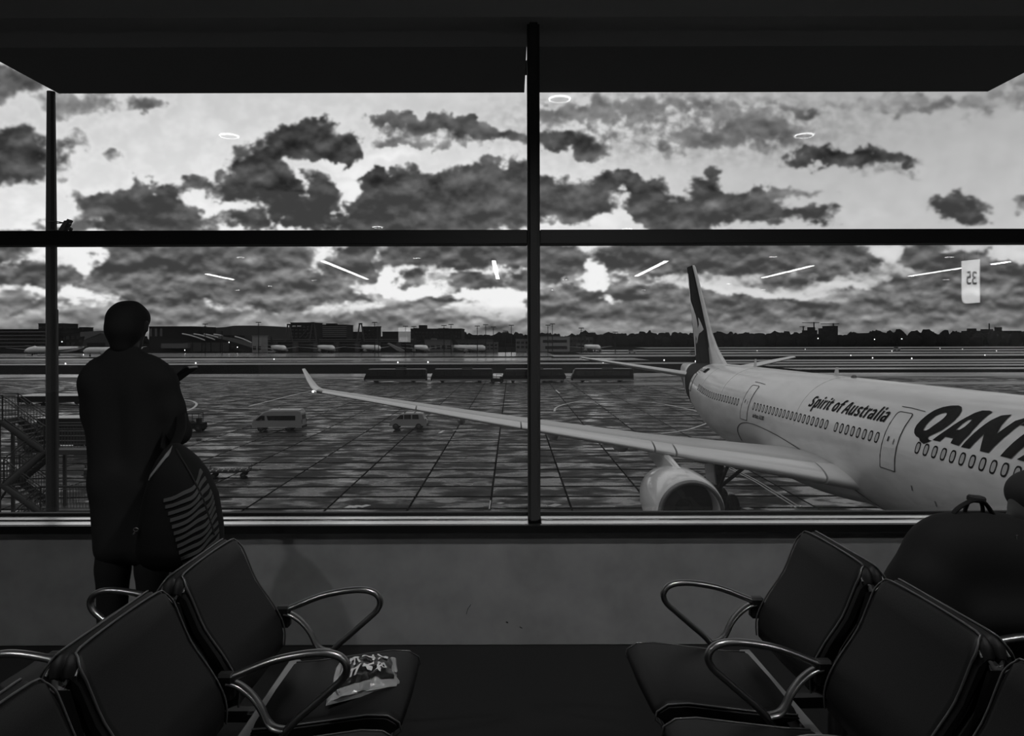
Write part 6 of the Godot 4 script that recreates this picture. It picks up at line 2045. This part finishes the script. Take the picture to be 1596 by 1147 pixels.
	nets(qs, [
		bone(0, 0.54, 0, -0.2, 0.72, 0, 0.10, 0.10), bone(-0.2, 0.72, 0, -0.40, 0.84, 0, 0.10, 0.07), bone(-0.38, 0.80, -0.15, -0.38, 0.80, 0.15, 0.045, 0.045), bone(-0.40, 0.85, 0, -0.52, 0.90, 0, 0.055, 0.052),
		bone(-0.38, 0.80, -0.17, -0.28, 0.58, -0.2, 0.04, 0.034), bone(-0.28, 0.58, -0.2, ql.x, ql.y, ql.z, 0.034, 0.024), bone(-0.38, 0.80, 0.17, -0.28, 0.58, 0.2, 0.04, 0.034), bone(-0.28, 0.58, 0.2, qr.x, qr.y, qr.z, 0.034, 0.024),
		bone(0, 0.52, -0.09, -0.42, 0.52, -0.12, 0.07, 0.05), bone(-0.42, 0.52, -0.12, -0.44, 0.09, -0.12, 0.05, 0.036), bone(0, 0.52, 0.09, -0.42, 0.52, 0.12, 0.07, 0.05), bone(-0.42, 0.52, 0.12, -0.44, 0.09, 0.12, 0.05, 0.036),
	], 0.018, 0.012)
	nets(qs, [bone(-0.62, 0.905, 0, -0.625, 0.90, 0.0, 0.086, 0.086), bone(-0.66, 0.85, 0, -0.67, 0.82, 0, 0.06, 0.045), bone(-0.54, 0.89, 0, -0.45, 0.87, 0, 0.055, 0.06), bone(-0.712, 0.86, 0, -0.722, 0.845, 0, 0.010, 0.014), bone(-0.61, 0.89, 0.088, -0.625, 0.865, 0.086, 0.013, 0.010), bone(-0.61, 0.89, -0.088, -0.625, 0.865, -0.086, 0.013, 0.010)], 0.009, 0.008)
	nets(qs, hand_bones(ql, Vector3(-0.7, -0.2, 0.3), Vector3(0, -1, 0), 1.0, 0.8), 0.005, 0.003)
	nets(qs, hand_bones(qr, Vector3(-0.7, -0.2, -0.3), Vector3(0, -1, 0), -1.0, 0.8), 0.005, 0.003)
	part(q, "body", qs, M.skin)
	var qc := Geo.new()
	nets(qc, [
		bone(0.02, 0.56, -0.05, -0.2, 0.73, -0.06, 0.13, 0.125), bone(0.02, 0.56, 0.05, -0.2, 0.73, 0.06, 0.13, 0.125), bone(-0.2, 0.73, -0.06, -0.38, 0.82, -0.05, 0.125, 0.09), bone(-0.2, 0.73, 0.06, -0.38, 0.82, 0.05, 0.125, 0.09), bone(-0.37, 0.81, -0.14, -0.37, 0.81, 0.14, 0.075, 0.075),
		bone(-0.38, 0.80, -0.17, -0.28, 0.58, -0.2, 0.062, 0.05), bone(-0.28, 0.58, -0.2, -0.46, 0.565, -0.09, 0.05, 0.038), bone(-0.38, 0.80, 0.17, -0.28, 0.58, 0.2, 0.062, 0.05), bone(-0.28, 0.58, 0.2, -0.46, 0.555, 0.10, 0.05, 0.038),
	], 0.016, 0.014)
	part(q, "jacket", qc, M.cloth)
	var qt := Geo.new()
	nets(qt, [bone(0.03, 0.53, -0.08, -0.42, 0.525, -0.12, 0.095, 0.072), bone(-0.42, 0.525, -0.12, -0.44, 0.07, -0.12, 0.07, 0.055), bone(0.03, 0.53, 0.08, -0.42, 0.525, 0.12, 0.095, 0.072), bone(-0.42, 0.525, 0.12, -0.44, 0.07, 0.12, 0.07, 0.055)], 0.016, 0.010)
	part(q, "trousers", qt, M.cloth_dark)
	var qh := Geo.new()
	nets(qh, [bone(-0.605, 0.925, 0, -0.60, 0.905, 0.0, 0.096, 0.094), bone(-0.64, 0.93, -0.03, -0.64, 0.93, 0.03, 0.07, 0.07), bone(-0.56, 0.90, 0, -0.53, 0.88, 0, 0.07, 0.06)], 0.010, 0.010)
	part(q, "hair", qh, M.hair)
	var tuft := Geo.new()
	for k in 14:
		var a := TAU * k / 14.0
		var d := Vector3(cos(a) * 0.6, 0.8, sin(a) * 0.6).normalized()
		tuft.tube([Vector3(-0.61, 0.915, 0) + d * 0.09, Vector3(-0.61, 0.915, 0) + d * 0.108 + Vector3(0.006, 0.0, 0.004)], [0.012, 0.003], 5)
	part(q, "hair_fringe", tuft, M.hair)
	for z: float in [-0.12, 0.12]:
		var shoe := Geo.new()
		nets(shoe, [bone(-0.42, 0.045, z, -0.60, 0.036, z * 1.08, 0.045, 0.036)], 0.011, 0.008)
		part(q, "shoe", shoe, M.shoe)


# ---------------------------------------------------------------- bags

const PACK := [[0.575, -1.46, -1.23, 0.07], [0.60, -1.495, -1.195, 0.105], [0.65, -1.512, -1.178, 0.13], [0.75, -1.502, -1.184, 0.135], [0.87, -1.476, -1.205, 0.13], [0.96, -1.452, -1.245, 0.115], [1.02, -1.425, -1.290, 0.09], [1.055, -1.402, -1.330, 0.06], [1.075, -1.385, -1.352, 0.025]]


func pack_point(ang: float, y: float, off := 0.0) -> Vector3:
	var i := 0
	while i < PACK.size() - 2 and y > PACK[i + 1][0]:
		i += 1
	var k: float = clampf((y - PACK[i][0]) / (PACK[i + 1][0] - PACK[i][0]), 0.0, 1.0)
	var l: float = lerpf(PACK[i][1], PACK[i + 1][1], k)
	var r: float = lerpf(PACK[i][2], PACK[i + 1][2], k)
	var c := Vector2(signf(cos(ang)) * pow(absf(cos(ang)), 0.75), signf(sin(ang)) * pow(absf(sin(ang)), 0.75))
	return Vector3((l + r) / 2 + c.x * ((r - l) / 2 + off), y, -3.25 + c.y * (lerpf(PACK[i][3], PACK[i + 1][3], k) + off))


func band_on_pack(pts: Array, width: float, off: float) -> Geo:
	# a strip lying on the backpack through points (angle, height)
	var rings := []
	for i in pts.size():
		var p: Vector2 = pts[i]
		var rim := PackedVector3Array()
		for e: Array in [[-0.5, 0.001], [-0.5, off], [0.5, off], [0.5, 0.001]]:
			rim.append(pack_point(p.x, p.y + e[0] * width, e[1]))
		rings.append(rim)
	return Geo.new().loft(rings, true, true, false)


func make_bags() -> void:
	var b := thing("backpack", "dark backpack with pale striped mesh panel hanging from the standing person's arm", "backpack")
	var rings := []
	for i in 25:
		var y := lerpf(0.575, 1.075, i / 24.0)
		var ring := PackedVector3Array()
		for k in 32:
			ring.append(pack_point(TAU * k / 32.0, y))
		rings.append(ring)
	part(b, "pack", Geo.new().loft(rings), M.nylon)
	for k in 12:
		var y0 := 0.872 - 0.0255 * k
		var pts := []
		for i in 17:
			var u := i / 16.0
			pts.append(Vector2(lerpf(1.62 - 0.03 * k, 0.10, u), y0 + 0.085 * u + 0.006 * sin(u * 9.0 + k * 0.9) * clampf(u * 2.0, 0.0, 1.0) + 0.012 * u * u))
		part(b, "stripe", band_on_pack(pts, 0.0135, 0.004), M.stripe)
	var zip := []
	for i in 9:
		var u := i / 8.0
		zip.append(Vector2(lerpf(1.45, 2.25, u), lerpf(1.062, 0.955, u)))
	part(b, "zip_band", band_on_pack(zip, 0.022, 0.006), M.strap)
	var seam := []
	for i in 13:
		var u := i / 12.0
		seam.append(pack_point(lerpf(0.9, 0.35, u), lerpf(1.06, 0.72, u), 0.004))
	part(b, "piping", Geo.new().tube(seam, 0.004, 6), M.rubber)
	var hang := curve_points([Vector3(-1.385, 1.05, -3.27), Vector3(-1.40, 1.11, -3.38), Vector3(-1.455, 1.165, -3.52), Vector3(-1.50, 1.172, -3.58), Vector3(-1.53, 1.10, -3.56), Vector3(-1.47, 1.03, -3.38)], 4)
	part(b, "shoulder_strap", Geo.new().tube(hang, 0.014, 8, Vector2(1.6, 0.35)), M.nylon)
	var pull := pack_point(2.3, 0.757, 0.012)
	var loop := []
	for k in 13:
		loop.append(pull + Vector3(cos(TAU * k / 12.0) * 0.009, sin(TAU * k / 12.0) * 0.007, 0.004))
	var zp := part(b, "zip_pull", Geo.new().tube(loop, 0.0026, 6), M.chrome)
	part(zp, "zip_slider", Geo.new().box(pull + Vector3(-0.008, -0.016, 0.002), Vector3(0.008, 0.014, 0.006), 0.002, Basis(Vector3(0, 0, 1), -0.5)), M.chrome)
	# the big soft bag on the far side of the right row
	var d := thing("travel_bag", "big bulging black travel bag with a loop handle on the right row", "bag", Vector3(1.47, 0.0, -2.66))
	var g := Geo.new()
	nets(g, [
		bone(-0.08, 0.54, 0, 0.16, 0.54, 0, 0.10, 0.10), bone(-0.10, 0.64, 0, 0.18, 0.66, 0, 0.135, 0.13), bone(-0.04, 0.77, 0, 0.16, 0.77, 0, 0.125, 0.125), bone(-0.02, 0.83, 0.02, 0.05, 0.835, 0.02, 0.085, 0.08), bone(0.14, 0.82, 0.0, 0.20, 0.80, 0.0, 0.085, 0.08), bone(-0.14, 0.60, 0.03, -0.12, 0.70, 0.04, 0.11, 0.09),
		bone(0.22, 0.62, 0.02, 0.24, 0.74, 0.0, 0.085, 0.08), bone(0.02, 0.60, 0.10, 0.14, 0.60, 0.10, 0.06, 0.06), bone(0.0, 0.50, 0.0, 0.12, 0.50, 0.0, 0.06, 0.06),
	], 0.016, 0.022)
	part(d, "bag_body", g, M.nylon)
	var hd := curve_points([Vector3(-0.035, 0.895, 0.02), Vector3(-0.005, 0.935, 0.02), Vector3(0.045, 0.962, 0.02), Vector3(0.085, 0.955, 0.02), Vector3(0.13, 0.885, 0.02)], 4)
	part(d, "carry_handle", Geo.new().tube(hd, 0.0095, 8, Vector2(1.4, 0.6)), M.nylon)
	var hs := curve_points([Vector3(0.032, 0.88, 0.0), Vector3(0.030, 0.92, 0.0), Vector3(0.044, 0.958, 0.005), Vector3(0.078, 0.955, 0.005), Vector3(0.09, 0.92, 0.0), Vector3(0.072, 0.88, 0.0)], 4)
	part(d, "carry_handle", Geo.new().tube(hs, 0.007, 8, Vector2(1.6, 0.6)), M.nylon)
	part(d, "handle_wrap", Geo.new().box(Vector3(0.062, 0.966, 0.012), Vector3(0.05, 0.022, 0.04), 0.006, Basis(Vector3(0, 0, 1), -0.1)), M.rubber)
	part(d, "zip_slider", Geo.new().box(Vector3(0.135, 0.862, 0.105), Vector3(0.006, 0.014, 0.005), 0.001), M.chrome)
	make_shop_bag()


func make_shop_bag() -> void:
	var corner := [Vector2(-0.560, -2.62), Vector2(-0.385, -2.635), Vector2(-0.352, -2.45), Vector2(-0.548, -2.325)]
	var noise := FastNoiseLite.new()
	noise.seed = 12
	noise.frequency = 6.0
	noise.fractal_octaves = 2
	var rise := func(u: float, v: float) -> float:
		var n := noise.get_noise_2d(u * 0.25, v * 0.3)
		return 0.436 + 0.042 * pow(maxf(0.0, 1.0 - u * u), 0.55) * pow(maxf(0.0, 1.0 - v * v * 0.9), 0.5) + 0.007 * n * (1.0 - 0.5 * u * u) + 0.006 * absf(noise.get_noise_2d(u * 0.3 + 3.0, v * 0.1))
	var put := func(u: float, v: float, off: float) -> Vector3:
		var a: Vector2 = (corner[0] as Vector2).lerp(corner[1], (u + 1) / 2)
		var b: Vector2 = (corner[3] as Vector2).lerp(corner[2], (u + 1) / 2)
		var q := a.lerp(b, (v + 1) / 2) + Vector2(0.010 * noise.get_noise_2d(u * 0.2, v * 0.2 + 7.0), 0.012 * noise.get_noise_2d(u * 0.2 + 5.0, v * 0.2))
		return Vector3(q.x, rise.call(u, v) + off, q.y)
	var t := thing("shopping_bag", "crumpled black and clear plastic shopping bag with white lettering on the left seat", "bag")
	var rings := []
	var n := 40
	for j in n + 1:
		var v := -1.0 + 2.0 * j / n
		var ring := PackedVector3Array()
		for i in n + 1:
			ring.append(put.call(-1.0 + 2.0 * i / n, v, 0.0))
		for i in [n, n / 2, 0]:
			var p: Vector3 = put.call(-1.0 + 2.0 * i / n, v, 0.0)
			ring.append(Vector3(p.x, 0.434, p.z))
		rings.append(ring)
	part(t, "plastic", Geo.new().loft(rings, true, true, false), M.bag_clear)
	var todo := []
	var m := 32
	for j in m:
		for i in m:
			var u0 := lerpf(-0.72, 0.88, float(i) / m)
			var u1 := lerpf(-0.72, 0.88, float(i + 1) / m)
			var v0 := lerpf(-0.96, 0.74, float(j) / m)
			var v1 := lerpf(-0.96, 0.74, float(j + 1) / m)
			todo.append([Vector2(u0, v0), Vector2(u1, v0), Vector2(u1, v1)])
			todo.append([Vector2(u0, v0), Vector2(u1, v1), Vector2(u0, v1)])
	part(t, "printed_panel", Geo.new().wrap_tris(todo, 0.4, func(p: Vector2) -> Vector3: return put.call(p.x, p.y, 0.003), Vector3.UP), M.bag_black)
	# the visible ends of three printed lines; letters stand with their heads to the right
	for e: Array in [["X", 0.36, -0.84, -0.30], ["&", 0.36, -0.10, 0.56], ["T", -0.10, -0.84, -0.28], ["Y", -0.10, -0.20, 0.46], ["E", -0.56, -0.62, -0.08], ["E", -0.56, 0.06, 0.58]]:
		var tx := text_triangles(e[0], 1.0, "Droid Sans", true)
		var size: Vector2 = tx[1]
		var tris := []
		for q: Array in tx[0]:
			var r := []
			for p: Vector2 in q:
				r.append(Vector2(e[1] + 0.36 * p.y / size.y, e[2] + (e[3] - e[2]) * p.x / size.x))
			tris.append(r)
		var o := part(t, "letter", Geo.new().wrap_tris(tris, 0.06, func(p: Vector2) -> Vector3: return put.call(p.x, p.y, 0.007), Vector3.UP), M.bag_print)
		o.set_meta("label", "white printed letter " + e[0])
	for e: Array in [[-0.98, -0.9, -0.62, 0.95], [0.9, -0.95, 0.98, 0.3]]:
		var edge := []
		for i in 9:
			var u := i / 8.0
			edge.append(put.call(lerpf(e[0], e[2], u * u), lerpf(e[1], e[3], u), 0.004 + 0.006 * sin(u * 7.0)))
		part(t, "folded_edge", Geo.new().tube(edge, [0.001, 0.004, 0.006, 0.006, 0.006, 0.006, 0.006, 0.004, 0.001], 6, Vector2(1.6, 0.5)), M.bag_clear)


# ---------------------------------------------------------------- things deeper in the lounge, seen mirrored in the glass

func make_hall_things() -> void:
	var l := 16.0
	var z := l - 2.0 * GLASS
	var x := (1513.0 - CX) / FOC * l
	var y := EYE + (HY - 441.0) / FOC * l
	var s := thing("gate_sign", "pale glowing gate number sign hanging in the lounge, mirrored in the glass", "sign", Vector3(x, y, z))
	var poly := PackedVector2Array([Vector2(-0.165, 0.42), Vector2(-0.165, -0.32), Vector2(-0.15, -0.38), Vector2(-0.11, -0.42), Vector2(-0.05, -0.43), Vector2(0.165, -0.41), Vector2(0.165, 0.45)])
	part(s, "light_panel", Geo.new().extrude(poly, -0.03, 0.03), glow(5.5))
	var tx := text_triangles("35", 1.0, "Droid Sans", true)
	var size: Vector2 = tx[1]
	var tris := []
	for q: Array in tx[0]:
		var r := []
		for p: Vector2 in q:
			r.append(Vector2(0.105 - 0.21 * p.x / size.x, -0.06 + 0.27 * p.y / size.y))
		tris.append(r)
	part(s, "number", Geo.new().wrap_tris(tris, 1.0, func(p: Vector2) -> Vector3: return Vector3(p.x, p.y, -0.034), Vector3(0, 0, -1)), M.rubber)
	for dx: float in [-0.12, 0.12]:
		part(s, "hanger", Geo.new().tube([Vector3(dx, 0.42, 0), Vector3(dx, CEIL - y, 0)], 0.008, 6), M.frame)
	l = 17.0
	z = l - 2.0 * GLASS
	x = (630.5 - CX) / FOC * l
	y = EYE + (HY - 521.5) / FOC * l
	var m := thing("display_screen", "lit upright display screen on a stand in the lounge, mirrored as a pale square", "screen", Vector3(x, 0, z))
	part(m, "casing", Geo.new().box(Vector3(0, y, 0.03), Vector3(0.30, 0.36, 0.05), 0.01), M.frame)
	part(m, "lit_screen", Geo.new().box(Vector3(0, y, 0.0), Vector3(0.26, 0.31, 0.012)), glow(1.6))
	part(m, "lit_caption", Geo.new().box(Vector3(-0.02, y - 0.095, -0.008), Vector3(0.17, 0.09, 0.006)), glow(2.6))
	part(m, "stand", Geo.new().tube([Vector3(0, y - 0.15, 0.06), Vector3(0, 0.02, 0.06)], 0.03, 10), M.frame)
	part(m, "foot", Geo.new().box(Vector3(0, 0.015, 0.06), Vector3(0.45, 0.03, 0.4), 0.01), M.frame)
